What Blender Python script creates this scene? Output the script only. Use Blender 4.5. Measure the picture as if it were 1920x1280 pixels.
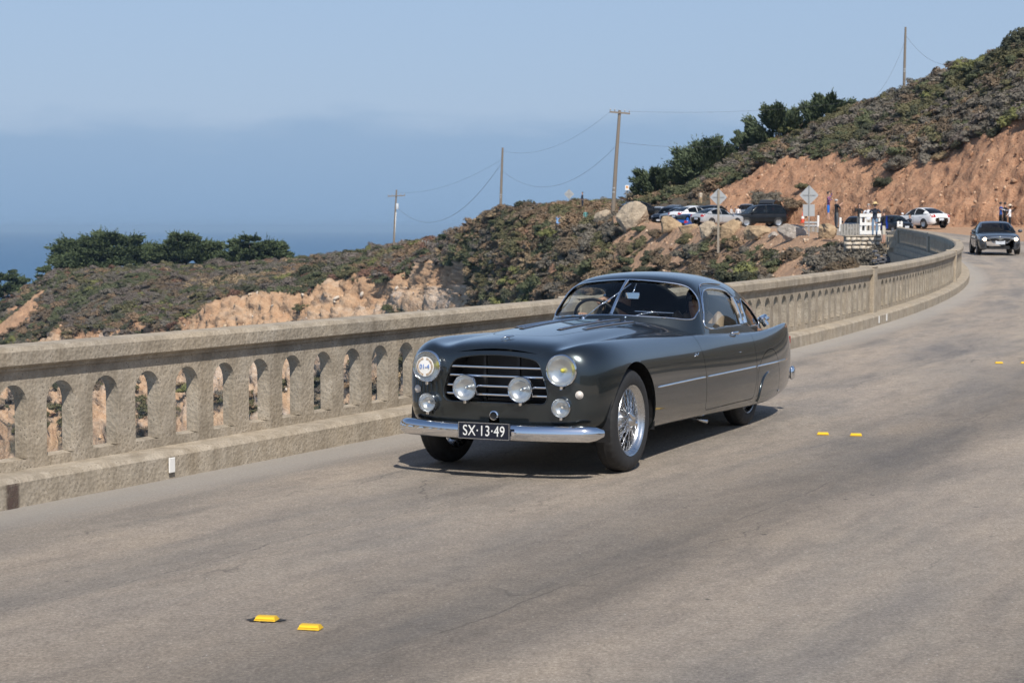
import bpy, bmesh, math, random
import numpy as np
from mathutils import Vector, Matrix, noise, Euler
from mathutils.bvhtree import BVHTree

for _o in list(bpy.data.objects): bpy.data.objects.remove(_o)
sc = bpy.context.scene
COL = sc.collection
R = math.radians
rnd = random.Random(7)

# ------------------------------------------------------------------ camera
CAM_H = 1.75; FPX = 3400.0; PITCH = math.atan(212/FPX)
cam = bpy.data.cameras.new('camera'); camo = bpy.data.objects.new('camera', cam); COL.objects.link(camo)
cam.sensor_width = 36.0; cam.lens = 36.0*FPX/1920.0
camo.location = (0, 0, CAM_H); camo.rotation_euler = (math.pi/2-PITCH, 0, 0)
cam.clip_start = 0.1; cam.clip_end = 120000.0
cam.dof.use_dof = True; cam.dof.focus_distance = 13.4; cam.dof.aperture_fstop = 9.0
sc.camera = camo

# ------------------------------------------------------------------ sun and sky
SUN_EL = R(49); LH = Vector((-0.22, 0.975)).normalized()          # horizontal travel of the light
sun = bpy.data.lights.new('sun', 'SUN'); suno = bpy.data.objects.new('sun', sun); COL.objects.link(suno)
sun.energy = 4.6; sun.angle = R(0.55); sun.color = (1.0, 0.945, 0.86)
_d = Vector((LH.x*math.cos(SUN_EL), LH.y*math.cos(SUN_EL), -math.sin(SUN_EL)))
suno.rotation_euler = _d.to_track_quat('-Z', 'Y').to_euler(); suno.location = (20, -30, 60)

w = bpy.data.worlds.new('World'); sc.world = w; w.use_nodes = True
nt = w.node_tree; nt.nodes.clear()
def wn(t, **k):
    n = nt.nodes.new(t)
    for a, b in k.items(): setattr(n, a, b)
    return n
sky = wn('ShaderNodeTexSky', sky_type='NISHITA', sun_disc=False)
sky.sun_elevation = SUN_EL
sky.sun_rotation = math.atan2(-LH.x, -LH.y)
sky.altitude = 30; sky.air_density = 1.0; sky.dust_density = 0.6; sky.ozone_density = 1.6
tc = wn('ShaderNodeTexCoord'); sep = wn('ShaderNodeSeparateXYZ'); nt.links.new(tc.outputs['Generated'], sep.inputs[0])
mp = wn('ShaderNodeMapping'); mp.inputs['Scale'].default_value = (5, 5, 22); nt.links.new(tc.outputs['Generated'], mp.inputs[0])
nz = wn('ShaderNodeTexNoise'); nz.inputs['Scale'].default_value = 1.6; nz.inputs['Detail'].default_value = 7; nz.inputs['Roughness'].default_value = .58
nt.links.new(mp.outputs[0], nz.inputs[0])
def wm(op, a, b=None, clamp=False):
    n = wn('ShaderNodeMath', operation=op); n.use_clamp = clamp
    for i, v in enumerate((a, b)):
        if v is None: continue
        if isinstance(v, (int, float)): n.inputs[i].default_value = v
        else: nt.links.new(v, n.inputs[i])
    return n.outputs[0]
def wmix(f, a, b):
    n = wn('ShaderNodeMix', data_type='RGBA')
    if isinstance(f, (int, float)): n.inputs[0].default_value = f
    else: nt.links.new(f, n.inputs[0])
    for i, v in ((6, a), (7, b)):
        if isinstance(v, tuple): n.inputs[i].default_value = v+(1,)
        else: nt.links.new(v, n.inputs[i])
    return n.outputs[2]
el = sep.outputs['Z']
# thin high veil over the blue, then a marine layer lying on the horizon with an uneven upper edge
veil = wmix(wm('MULTIPLY', wm('SUBTRACT', 1.0, wm('MULTIPLY', el, 1.7), True), .93, True), sky.outputs[0], (2.66, 3.58, 5.22))
edge = wm('ADD', el, wm('MULTIPLY', wm('SUBTRACT', nz.outputs[0], .5), .040))
lay = wn('ShaderNodeMapRange', interpolation_type='SMOOTHSTEP'); nt.links.new(edge, lay.inputs[0])
lay.inputs[1].default_value = .048; lay.inputs[2].default_value = .066; lay.inputs[3].default_value = 1; lay.inputs[4].default_value = 0
low = wn('ShaderNodeMapRange'); nt.links.new(el, low.inputs[0])
low.inputs[1].default_value = 0.0; low.inputs[2].default_value = .06
lc = wmix(low.outputs[0], (1.95, 3.05, 4.60), (2.42, 3.50, 5.0))
sk = wmix(wm('MULTIPLY', lay.outputs[0], .93), veil, lc)
bg = wn('ShaderNodeBackground'); bg.inputs[1].default_value = .112
nt.links.new(sk, bg.inputs[0])
wo = wn('ShaderNodeOutputWorld'); nt.links.new(bg.outputs[0], wo.inputs[0])

sc.view_settings.view_transform = 'Standard'; sc.view_settings.look = 'None'
sc.view_settings.exposure = 0.18; sc.view_settings.gamma = 1.0; sc.view_settings.use_curve_mapping = False
sc.render.engine = 'CYCLES'
sc.cycles.max_bounces = 7; sc.cycles.diffuse_bounces = 2; sc.cycles.glossy_bounces = 4; sc.cycles.transmission_bounces = 4; sc.cycles.transparent_max_bounces = 10; sc.cycles.volume_bounces = 0

# ------------------------------------------------------------------ helpers
_cp, _sp = math.cos(PITCH), math.sin(PITCH)
def ray(x, y):
    """direction (per metre of depth Y) of a sight line; used to survey distances and heights off the photograph"""
    cx = (x-960)/FPX; cy = -(y-640)/FPX
    f = _cp+cy*_sp
    return cx/f, (-_sp+cy*_cp)/f
def at(x, y, D):
    a, b = ray(x, y); return Vector((a*D, D, CAM_H+b*D))

def tag(o, label=None, cat=None, group=None, kind=None):
    if label: o['label'] = label
    if cat: o['category'] = cat
    if group: o['group'] = group
    if kind: o['kind'] = kind
    return o
def empty(name, loc=(0, 0, 0), rz=0.0, rot=None):
    o = bpy.data.objects.new(name, None); COL.objects.link(o)
    o.location = loc; o.rotation_euler = rot if rot else (0, 0, rz); o.empty_display_size = .2
    return o
def link(name, me, mat=None, parent=None, smooth=False, sharp=None):
    o = bpy.data.objects.new(name, me); COL.objects.link(o)
    if mat is not None:
        for m in (mat if isinstance(mat, (list, tuple)) else [mat]): me.materials.append(m)
    if parent: o.parent = parent
    if smooth:
        me.polygons.foreach_set('use_smooth', [True]*len(me.polygons))
        if sharp: me.set_sharp_from_angle(angle=R(sharp))
    return o
def mesh(name, v, f):
    me = bpy.data.meshes.new(name); me.from_pydata([tuple(p) for p in v], [], f); me.update(); return me
def np_mesh(name, v, quads=None, tris=None):
    """fast mesh from numpy arrays"""
    me = bpy.data.meshes.new(name); me.vertices.add(len(v)); me.vertices.foreach_set('co', np.asarray(v, dtype=np.float32).ravel())
    loops = []; starts = []; tot = 0
    for a, k in ((quads, 4), (tris, 3)):
        if a is None or len(a) == 0: continue
        a = np.asarray(a, dtype=np.int32); loops.append(a.ravel()); starts.append(tot+np.arange(len(a), dtype=np.int32)*k); tot += a.size
    L = np.concatenate(loops); S = np.concatenate(starts)
    me.loops.add(len(L)); me.loops.foreach_set('vertex_index', L)
    me.polygons.add(len(S)); me.polygons.foreach_set('loop_start', S)
    me.update(calc_edges=True); me.validate(); return me
def grid_quads(nu, nv, wrap=False):
    i = np.arange(nu-1)[:, None]; j = np.arange(nv if wrap else nv-1)[None, :]; j2 = (j+1) % nv
    return np.stack([i*nv+j, (i+1)*nv+j, (i+1)*nv+j2, i*nv+j2], -1).reshape(-1, 4)

class MB:
    """collects simple shapes and links them as ONE mesh"""
    def __init__(s): s.v = []; s.f = []; s.m = []; s.cur = 0
    def add(s, v, f):
        o = len(s.v); s.v += [tuple(p) for p in v]; s.f += [tuple(i+o for i in q) for q in f]; s.m += [s.cur]*len(f); return s
    def box(s, c, d, rz=0.0, bev=0.0, M=None):
        x, y, z = d[0]/2, d[1]/2, d[2]/2
        if bev:
            b = min(bev, x*.9, y*.9, z*.9); v = []; 
            bm = bmesh.new(); bmesh.ops.create_cube(bm, size=1)
            for q in bm.verts: q.co = Vector((q.co.x*2*x, q.co.y*2*y, q.co.z*2*z))
            bmesh.ops.bevel(bm, geom=bm.edges[:], offset=b, segments=1, affect='EDGES')
            v = [p.co.copy() for p in bm.verts]; bm.verts.index_update(); f = [[p.index for p in q.verts] for q in bm.faces]; bm.free()
        else:
            v = [Vector(p) for p in ((-x,-y,-z),(x,-y,-z),(x,y,-z),(-x,y,-z),(-x,-y,z),(x,-y,z),(x,y,z),(-x,y,z))]
            f = [(0,3,2,1),(4,5,6,7),(0,1,5,4),(1,2,6,5),(2,3,7,6),(3,0,4,7)]
        r = M if M is not None else Matrix.Rotation(rz, 3, 'Z')
        return s.add([r @ p + Vector(c) for p in v], f)
    def tube(s, pts, rad, n=8, cap=True, closed=False):
        pts = [Vector(p) for p in pts]; k = len(pts); rad = rad if isinstance(rad, (list, tuple)) else [rad]*k
        v = []; up = None
        for i, p in enumerate(pts):
            a = pts[(i-1) % k] if (closed or i > 0) else p; b = pts[(i+1) % k] if (closed or i < k-1) else p
            t = (b-a).normalized()
            if up is None: up = Vector((0,0,1)) if abs(t.z) < .9 else Vector((1,0,0))
            e1 = t.cross(up); 
            if e1.length < 1e-5: e1 = t.cross(Vector((1,.1,0)))
            e1.normalize(); e2 = e1.cross(t).normalized(); up = e2
            for j in range(n):
                q = 2*math.pi*j/n; v.append(p+(e1*math.cos(q)+e2*math.sin(q))*rad[i])
        f = []
        for i in range(k if closed else k-1):
            i2 = (i+1) % k
            for j in range(n): f.append((i*n+j, i*n+(j+1) % n, i2*n+(j+1) % n, i2*n+j))
        if cap and not closed: f += [tuple(range(n))[::-1], tuple((k-1)*n+j for j in range(n))]
        return s.add(v, f)
    def lathe(s, prof, n=24, M=None, c=(0,0,0)):
        """prof: (radius, along) pairs round the local Z axis; M 3x3 turns it"""
        v = []; f = []
        r = M if M is not None else Matrix.Identity(3)
        for (a, z) in prof:
            for j in range(n):
                q = 2*math.pi*j/n; v.append(r @ Vector((a*math.cos(q), a*math.sin(q), z))+Vector(c))
        for i in range(len(prof)-1):
            for j in range(n): f.append((i*n+j, i*n+(j+1) % n, (i+1)*n+(j+1) % n, (i+1)*n+j))
        return s.add(v, f)
    def build(s, name, mat, parent=None, smooth=False, sharp=None):
        me = mesh(name, s.v, s.f); o = link(name, me, mat, parent, smooth, sharp)
        if any(s.m): me.polygons.foreach_set('material_index', s.m)
        return o

# ------------------------------------------------------------------ materials
class NT:
    def __init__(s, name):
        s.mat = bpy.data.materials.new(name); s.mat.use_nodes = True; s.t = s.mat.node_tree
        s.b = s.t.nodes['Principled BSDF']; s.out = s.t.nodes['Material Output']
    def n(s, t, **k):
        q = s.t.nodes.new(t)
        for a, b in k.items(): setattr(q, a, b)
        return q
    def set(s, sock, v):
        if isinstance(v, (int, float)): sock.default_value = v
        elif isinstance(v, tuple): sock.default_value = v+(1,) if len(v) == 3 and sock.type == 'RGBA' else v
        else: s.t.links.new(v, sock)
    def co(s, kind='Object', scale=None, rot=None):
        c = s.n('ShaderNodeTexCoord').outputs[kind] if kind != 'World' else s.n('ShaderNodeNewGeometry').outputs['Position']
        if scale:
            m = s.n('ShaderNodeMapping'); s.t.links.new(c, m.inputs[0]); m.inputs['Scale'].default_value = scale
            if rot: m.inputs['Rotation'].default_value = rot
            c = m.outputs[0]
        return c
    def noise(s, co, scale, detail=4, rough=.55, dist=0.0, out=0):
        q = s.n('ShaderNodeTexNoise'); s.t.links.new(co, q.inputs[0]); q.inputs['Scale'].default_value = scale
        q.inputs['Detail'].default_value = detail; q.inputs['Roughness'].default_value = rough; q.inputs['Distortion'].default_value = dist
        return q.outputs[out]
    def vor(s, co, scale, feature='F1', out='Distance', rand=1.0):
        q = s.n('ShaderNodeTexVoronoi', feature=feature); s.t.links.new(co, q.inputs[0]); q.inputs['Scale'].default_value = scale
        q.inputs['Randomness'].default_value = rand
        return q.outputs[out]
    def ramp(s, f, stops, interp='LINEAR'):
        q = s.n('ShaderNodeValToRGB'); s.t.links.new(f, q.inputs[0]); e = q.color_ramp.elements; q.color_ramp.interpolation = interp
        while len(e) < len(stops): e.new(.5)
        for i, (p, c) in enumerate(stops):
            e[i].position = p; e[i].color = (c, c, c, 1) if isinstance(c, (int, float)) else tuple(c)+(1,)
        return q.outputs[0]
    def mr(s, v, a, b, c=0.0, d=1.0, smooth=False):
        q = s.n('ShaderNodeMapRange'); 
        if smooth: q.interpolation_type = 'SMOOTHSTEP'
        s.t.links.new(v, q.inputs[0])
        for i, x in enumerate((a, b, c, d)): q.inputs[i+1].default_value = x
        return q.outputs[0]
    def mix(s, f, a, b, mode='MIX'):
        q = s.n('ShaderNodeMix', data_type='RGBA', blend_type=mode); s.set(q.inputs[0], f); s.set(q.inputs[6], a); s.set(q.inputs[7], b)
        return q.outputs[2]
    def math(s, op, a, b=None, clamp=False):
        q = s.n('ShaderNodeMath', operation=op); q.use_clamp = clamp; s.set(q.inputs[0], a)
        if b is not None: s.set(q.inputs[1], b)
        return q.outputs[0]
    def attr(s, name, out='Fac', kind='GEOMETRY'):
        q = s.n('ShaderNodeAttribute', attribute_name=name, attribute_type=kind); return q.outputs[out]
    def bump(s, h, strength=.4, dist=.02, prev=None):
        q = s.n('ShaderNodeBump'); s.t.links.new(h, q.inputs['Height']); q.inputs['Strength'].default_value = strength; q.inputs['Distance'].default_value = dist
        if prev is not None: s.t.links.new(prev, q.inputs['Normal'])
        return q.outputs[0]
    def bumps(s, hs, strength=.6):
        """several reliefs (height, metres) summed into one bump"""
        t = None
        for h, d in hs:
            m = s.math('MULTIPLY', h, d); t = m if t is None else s.math('ADD', t, m)
        return s.bump(t, strength, 1.0)
    def fin(s, base=None, rough=None, normal=None, metallic=None, **k):
        if base is not None: s.set(s.b.inputs['Base Color'], base)
        if rough is not None: s.set(s.b.inputs['Roughness'], rough)
        if metallic is not None: s.set(s.b.inputs['Metallic'], metallic)
        if normal is not None: s.t.links.new(normal, s.b.inputs['Normal'])
        for a, v in k.items(): s.set(s.b.inputs[a.replace('_', ' ')], v)
        return s.mat
_mc = {}
def plain(name, col, rough=.6, metallic=0.0, var=.12, scale=6.0, bump=0.0, **k):
    """a procedural material: a colour with soft blotches and a little relief"""
    key = (name,)
    if key in _mc: return _mc[key]
    n = NT(name); c = n.co('Object'); z = n.noise(c, scale, 5)
    a = tuple(max(0, x*(1-var)) for x in col); b = tuple(min(1, x*(1+var)) for x in col)
    base = n.mix(z, a, b); nm = n.bump(n.noise(c, scale*8, 3), bump, .01) if bump else None
    rv = n.mr(n.noise(c, scale*2.3, 4), .3, .7, max(0, rough*.88), min(1, rough*1.12))
    _mc[key] = n.fin(base, rv, nm, metallic, **k); return _mc[key]
def fbm(p, o=4, H=.9, L=2.1): return noise.fractal(p, H, L, o)
# ------------------------------------------------------------------ the road's line: left kerb edge X(Y), gently curving left and rising
_KC = [1.1412760107136861, -7.301276309062212, 13.891893229488064, 12.564101419420549]
def kx(D):
    if D < 4: return np.polyval(_KC, 4/50-1)+(D-4)*np.polyval(np.polyder(_KC), 4/50-1)/50
    if D > 105: return np.polyval(_KC, 105/50-1)+(D-105)*(-.01)-(D-105)**2*.0012
    return np.polyval(_KC, D/50-1)
def zg(D):
    if D < 9: return 0.0
    if D < 130: return 1.22e-4*(D-9)**2
    return 1.22e-4*121**2+.004*(D-130)
_Ds = np.arange(-40, 190, .05); _Xs = np.array([kx(d) for d in _Ds])
_S = np.concatenate([[0], np.cumsum(np.hypot(np.diff(_Xs), np.diff(_Ds)))])
_S -= np.interp(10.0, _Ds, _S)                                     # arc length, zero at Y = 10
def s_of(D): return float(np.interp(D, _Ds, _S))
def on(s, off=0.0, z=0.0):
    """point at arc length s along the left kerb, off metres towards the road centre, z above the road"""
    D = float(np.interp(s, _S, _Ds)); D2 = float(np.interp(s+.2, _S, _Ds)); D1 = float(np.interp(s-.2, _S, _Ds))
    t = Vector((kx(D2)-kx(D1), D2-D1)).normalized(); X = kx(D)+t.y*off; Y = D-t.x*off
    return Vector((X, Y, zg(Y)+z))
def heading(s):
    D2 = float(np.interp(s+.2, _S, _Ds)); D1 = float(np.interp(s-.2, _S, _Ds))
    return math.atan2(D2-D1, kx(D2)-kx(D1))                         # angle of travel away from the camera

# ------------------------------------------------------------------ terrain by surveyed cross sections
# for each bearing: (distance, photograph height) of gorge floor, lower slope, cliff foot, edge, bench, upper edge, ridge, back slope
SEC = {
 -400: [(330,1200),(380,800),(400,700),(420,650),(440,630),(450,620),(460,610),(520,800)],
 0:    [(300,1150),(328,800),(350,690),(380,645),(400,612),(415,590),(428,566),(480,780)],
 110:  [(290,1150),(315,800),(335,690),(360,618),(388,560),(405,522),(422,503),(480,740)],
 200:  [(280,1150),(300,800),(315,690),(335,605),(368,545),(398,513),(424,500),(490,720)],
 350:  [(276,1150),(290,800),(298,700),(306,602),(335,548),(375,513),(414,498),(480,700)],
 420:  [(272,1150),(286,800),(293,660),(300,570),(328,538),(365,514),(408,496),(470,690)],
 560:  [(266,1120),(279,780),(285,630),(291,547),(314,522),(350,502),(394,486),(450,680)],
 700:  [(256,1100),(267,760),(272,580),(279,507),(294,492),(320,478),(354,467),(410,660)],
 790:  [(244,1080),(254,740),(259,560),(266,494),(277,478),(293,464),(312,455),(370,640)],
 850:  [(228,1040),(239,720),(245,555),(252,485),(259,470),(266,456),(274,447),(330,620)],
 890:  [(196,1000),(211,720),(221,555),(230,495),(236,465),(241,440),(247,421),(290,560)],
 950:  [(176,960),(190,700),(200,555),(210,485),(217,445),(222,414),(228,393),(270,520)],
 1050: [(130,920),(148,660),(168,525),(186,450),(195,415),(201,393),(208,384),(250,480)],
 1150: [(114,900),(130,640),(150,520),(174,404),(212,391),(220,388),(230,386),(260,440)],
 1200: [(110,880),(126,630),(143,520),(162,412),(204,396),(214,384),(224,372),(260,420)],
 1250: [(106,880),(121,620),(137,520),(152,420),(196,400),(210,372),(222,360),(260,420)],
 1350: [(94,860),(107,600),(121,515),(135,432),(188,404),(203,345),(221,312),(260,400)],
 1450: [(82,840),(94,590),(106,510),(120,438),(180,407),(197,300),(215,264),(255,380)],
 1550: [(74,820),(85,580),(95,498),(107,444),(172,409),(190,276),(212,223),(250,360)],
 1650: [(80,900),(88,620),(92.5,488),(98,455),(161,411),(176,292),(206,185),(245,330)],
 1750: [(70,1000),(86,700),(91,560),(97,456),(151,414),(166,294),(196,140),(240,300)],
 1850: [(70,1000),(86,700),(91,560),(97,456),(146,415),(157,253),(186,104),(230,260)],
 1950: [(70,1000),(86,700),(91,560),(97,456),(142,416),(152,207),(176,60),(220,220)],
 2200: [(70,1000),(86,700),(91,560),(97,456),(135,418),(145,150),(165,-50),(210,120)],
 2700: [(70,1000),(86,700),(91,560),(97,456),(125,420),(134,100),(150,-110),(200,60)],
}
TX = np.concatenate([np.arange(-400, 0, 8), np.arange(0, 1960, 3.6), np.arange(1960, 2701, 10)])
NSEG = [10, 34, 40, 34, 44, 44, 8]
TT = np.concatenate([np.linspace(k, k+1, n, endpoint=False) for k, n in enumerate(NSEG)]+[[7.0]])
def _smooth(a, k):
    ker = np.hanning(k+2)[1:-1]; ker /= ker.sum(); pad = k//2
    return np.convolve(np.concatenate([np.full(pad, a[0]), a, np.full(k-1-pad, a[-1])]), ker, 'valid')
_xs = np.array(sorted(SEC)); NX, NT_ = len(TX), len(TT)
_Dk = np.zeros((8, NX)); _Zk = np.zeros((8, NX))
for r in range(8):
    d = np.array([SEC[x][r][0] for x in _xs], float)
    zz = np.array([CAM_H+ray(x, SEC[x][r][1])[1]*SEC[x][r][0] for x in _xs])
    _Dk[r] = np.interp(TX, _xs, d); _Zk[r] = np.interp(TX, _xs, zz)
    _Dk[r] = _smooth(_Dk[r], 11); _Zk[r] = _smooth(_Zk[r], 11)
TD = np.zeros((NX, NT_)); TZ = np.zeros((NX, NT_))
for i in range(NX):
    TD[i] = np.interp(TT, range(8), _Dk[:, i]); TZ[i] = np.interp(TT, range(8), _Zk[:, i])
    if TX[i] > 1150:                                                # the bench is the level ground of the turnout and the road
        g = np.array([zg(d) for d in TD[i]])-.02; wgt = min(1, (TX[i]-1150)/150.)
        m = np.clip((TT-2.8)/.2, 0, 1)*np.clip((4.15-TT)/.15, 0, 1)*wgt
        TZ[i] = TZ[i]*(1-m)+g*m
    else:
        k = _smooth(TZ[i], 9); TZ[i] = k
TDX = np.array([ray(x, 428)[0] for x in TX])
TP = np.stack([TDX[:, None]*TD, TD, TZ], -1)
def _bl(x, a, b): return np.clip((x-a)/(b-a), 0, 1)
XX = np.repeat(TX[:, None], NT_, 1); TTT = np.repeat(TT[None, :], NX, 0)
# where scrub grows (0..1), how pale the bare rock is, how rough the ground is
head = 1-_bl(XX, 860, 885); cliffzone = _bl(XX, 335, 385)*head
veg = np.ones_like(XX)*.85
c1 = np.where(TTT < 3.03, .08, .95)
veg = np.where(head > .5, cliffzone*c1+(1-cliffzone)*np.clip(.05+.34*(TTT-1.5), .04, .95), veg)
veg = np.where((head > .5) & (TTT < np.where(XX < 340, 2.5, 1.9)), np.where((XX < 330) | (XX > 560), .47, .34), veg)
veg = np.where((head <= .5) & (XX < 1150), .93, veg)
slope = (XX >= 1150) & (TTT < 3); veg = np.where(slope, .66, veg)
veg = np.where((XX >= 1150) & (TTT >= 2.9) & (TTT < 4.05), 0.0, veg)
veg = np.where((XX >= 1150) & (TTT >= 4.05) & (TTT < 5), .10, veg)
veg = np.where((XX >= 1150) & (XX < 1330) & (TTT >= 4.1), .8, veg)
veg = np.where((XX >= 1150) & (TTT >= 5), 1.0, veg)
veg = np.where((XX > 1690) & (TTT < 3), 0.1, veg)
amp = np.where(head > .5, 1.3, .8); amp = np.where((head > .5) & (TTT < 3), 2.4, amp)
amp = np.where((XX >= 1150) & (TTT >= 2.9) & (TTT < 4.05), .03, amp); amp = np.where((XX >= 1150) & (TTT >= 4.05) & (TTT < 5.05), 1.0, amp)
amp = np.where((XX >= 1150) & (TTT < 2.9), .35, amp); amp = np.where((XX > 1600) & (TTT < 3), .1, amp)
amp = np.array([_smooth(a, 7) for a in amp]); amp = np.array([_smooth(a, 7) for a in amp.T]).T
gu = np.gradient(TP, axis=0); gv = np.gradient(TP, axis=1); TN = np.cross(gu, gv); TN /= np.linalg.norm(TN, axis=2, keepdims=True)+1e-9
TN[TN[..., 2] < 0] *= -1
nv = np.zeros_like(XX); nd = np.zeros_like(XX)
for i in range(NX):
    for j in range(NT_):
        p = TP[i, j]; a = amp[i, j]
        if a > .05:
            q = Vector((p[0]*.16, p[1]*.16, p[2]*.06))
            if TTT[i, j] < 5.05 and a > .6:
                r = noise.ridged_multi_fractal(Vector((p[0]*.22, p[1]*.22, p[2]*.09)), .9, 2.1, 5, 1.0, 2.0)
                k_ = .12 if XX[i, j] < 870 else .22
                if XX[i, j] < 870: r += 2.2*fbm(Vector((p[0]*.42, p[1]*.42, p[2]*.07)), 4)+.7*fbm(Vector((p[0]*1.5, p[1]*1.5, p[2]*.30)), 3); k_ = .30
                nd[i, j] = a*((r-1.0)*k_*.6+.35*fbm(q*5, 3)+.22*fbm(Vector((p[0]*1.1, p[1]*1.1, p[2]*.25)), 3)+.8*fbm(Vector((p[0]*.06, p[1]*.06, p[2]*.03)), 3))
            else: nd[i, j] = a*.6*fbm(q*1.3, 4)
        nv[i, j] = fbm(Vector((p[0]*.11+31, p[1]*.11, p[2]*.45)), 4)*.55+.3*fbm(Vector((p[0]*.7, p[1]*.7, p[2]*.9)), 2)
TP = TP+TN*nd[..., None]
vegm = np.clip((veg-.5)*2.0+nv*.9+.5, 0, 1); vegm = np.where(veg < .01, 0, vegm)
def strip(x, y, x0, y0, x1, y1, wd):                                  # a trodden path across the scrub
    t = np.clip(((x-x0)*(x1-x0)+(y-y0)*(y1-y0))/((x1-x0)**2+(y1-y0)**2), 0, 1)
    return np.clip(1.3-np.hypot(x-x0-t*(x1-x0), y-y0-t*(y1-y0))/wd, 0, 1)
YY = 428+(CAM_H-TP[..., 2])/TP[..., 1]*FPX
path = np.maximum.reduce([strip(XX, YY, 1018, 396, 978, 462, 9), strip(XX, YY, 1180, 430, 1230, 438, 14), strip(XX, YY, 1232, 448, 1310, 452, 18),
    strip(XX, YY, 1285, 462, 1255, 500, 16), strip(XX, YY, 1395, 440, 1560, 450, 20), strip(XX, YY, 1500, 500, 1480, 540, 28), strip(XX, YY, 1400, 452, 1470, 465, 13),
    strip(XX, YY, -10, 628, 62, 572, 13), strip(XX, YY, 66, 560, 104, 520, 7), strip(XX, YY, -20, 590, 30, 572, 9), strip(XX, YY, 190, 632, 150, 640, 12), strip(XX, YY, 250, 606, 285, 618, 8),
    strip(XX, YY, 1160, 452, 1150, 462, 8), strip(XX, YY, 1170, 478, 1160, 482, 8), strip(XX, YY, 930, 495, 955, 500, 8), strip(XX, YY, 1048, 496, 1040, 505, 12)])
path = np.where(TTT < 5, path, 0)
vegm = np.clip(vegm-path*1.3, 0, 1)
pale = np.where(head > .5, np.where(TTT < 2.35, .92, .72), 0.0); pale = np.where((head > .5) & (XX < 360), np.where(TTT < 2.7, .85, .4), pale)
pale = np.where((XX >= 1150) & (TTT < 4), .38, pale); pale = np.clip(pale+nv*.35, 0, 1)

def ground_mat():
    n = NT('coastal_earth'); p = n.co('World')
    v = n.attr('veg'); pl = n.attr('pale')
    big = n.noise(p, .16, 6, .62); fine = n.noise(p, 1.3, 7, .68); grit = n.noise(p, 6.0, 4, .7)
    stretch = n.n('ShaderNodeMapping'); n.t.links.new(p, stretch.inputs[0]); stretch.inputs['Scale'].default_value = (.9, .9, .16)
    run = n.noise(stretch.outputs[0], 1.1, 6, .65)
    grav = n.vor(p, 2.6); crumbs = n.vor(p, 7.5)
    earth = n.ramp(run, [(.25, (.255, .122, .068)), (.48, (.395, .205, .118)), (.66, (.475, .265, .158)), (.85, (.55, .345, .22))])
    rock = n.ramp(n.math('ADD', n.math('MULTIPLY', fine, .55), n.math('MULTIPLY', run, .45)), [(.28, (.20, .125, .075)), (.42, (.43, .285, .165)), (.55, (.56, .41, .255)), (.72, (.66, .54, .39))])
    bare = n.mix(pl, earth, rock)
    sand = n.mix(fine, (.40, .255, .16), (.53, .36, .24)); bare = n.mix(n.attr('sand'), bare, sand)
    white = n.ramp(big, [(.35, 0.0), (.6, 1.0)])
    bare = n.mix(n.math('MULTIPLY', n.mr(pl, .72, 1.0), white), bare, n.ramp(fine, [(.3, (.26, .21, .17)), (.5, (.60, .54, .46)), (.7, (.75, .71, .64))]))
    bare = n.mix(.35, bare, n.ramp(grit, [(.3, (.09, .055, .035)), (.5, (.40, .24, .15)), (.75, (.62, .45, .31))]), 'MIX')
    bare = n.mix(n.math('MULTIPLY', n.mr(grav, .10, .30, .55, 0), n.math('SUBTRACT', 1.0, n.attr('sand'))), bare, n.mix(grit, (.34, .21, .13), (.62, .46, .33)))
    bare = n.mix(n.mr(crumbs, .35, .6, 0, .2), bare, (.19, .10, .06), 'MIX')
    cover = n.ramp(fine, [(.2, (.048, .044, .034)), (.45, (.080, .072, .056)), (.6, (.105, .094, .072)), (.8, (.15, .125, .098))])
    tint = n.ramp(big, [(.3, (.85, 1.05, .75)), (.5, (1, .96, .95)), (.7, (1.2, .85, .78))])
    cover = n.mix(.8, cover, tint, 'MULTIPLY')
    base = n.mix(n.mr(n.math('ADD', v, n.math('MULTIPLY', n.math('SUBTRACT', grit, .5), .5)), .35, .6), bare, cover)
    b3 = n.bumps([(run, .40), (fine, .22), (grit, .07), (grav, -.05)], 1.0)
    return n.fin(base, .92, b3, Specular_IOR_Level=.15)
EARTH = ground_mat()
me = np_mesh('hillside', TP.reshape(-1, 3), grid_quads(NX, NT_)[:, ::-1])
vegc = np.where((XX >= 1150) & (TTT < 3), vegm*.42, vegm)
sandm = np.where((XX >= 1130) & (TTT < 4.0), .85, 0.0)*(1-_bl(XX, 1640, 1700)*(TTT < 3))
for nm, a in (('veg', vegc), ('pale', pale), ('sand', sandm)):
    at_ = me.attributes.new(nm, 'FLOAT', 'POINT'); at_.data.foreach_set('value', a.astype(np.float32).ravel())
hill = tag(link('hillside', me, EARTH, smooth=True), kind='structure')
hill_bvh = BVHTree.FromPolygons([Vector(p) for p in TP.reshape(-1, 3)], grid_quads(NX, NT_).tolist())
def drop(X, Y, top=60.0):
    h = hill_bvh.ray_cast(Vector((X, Y, top)), Vector((0, 0, -1)))
    return h[0] if h[0] is not None else Vector((X, Y, zg(Y)))
def hit(x, y, dz=0.0):
    """where the sight line through photograph point x, y meets the hillside"""
    a, b = ray(x, y); h = hill_bvh.ray_cast(Vector((0, 0, CAM_H)), Vector((a, 1, b)).normalized())
    if h[0] is not None: return h[0]
    i = int(np.argmin(np.abs(TX-x))); j = int(np.argmin(np.abs(YY[i]-y)+np.where(TTT[i] > 6.2, 1e4, 0))); print('no ground at', x, y); return Vector(TP[i, j])

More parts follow.
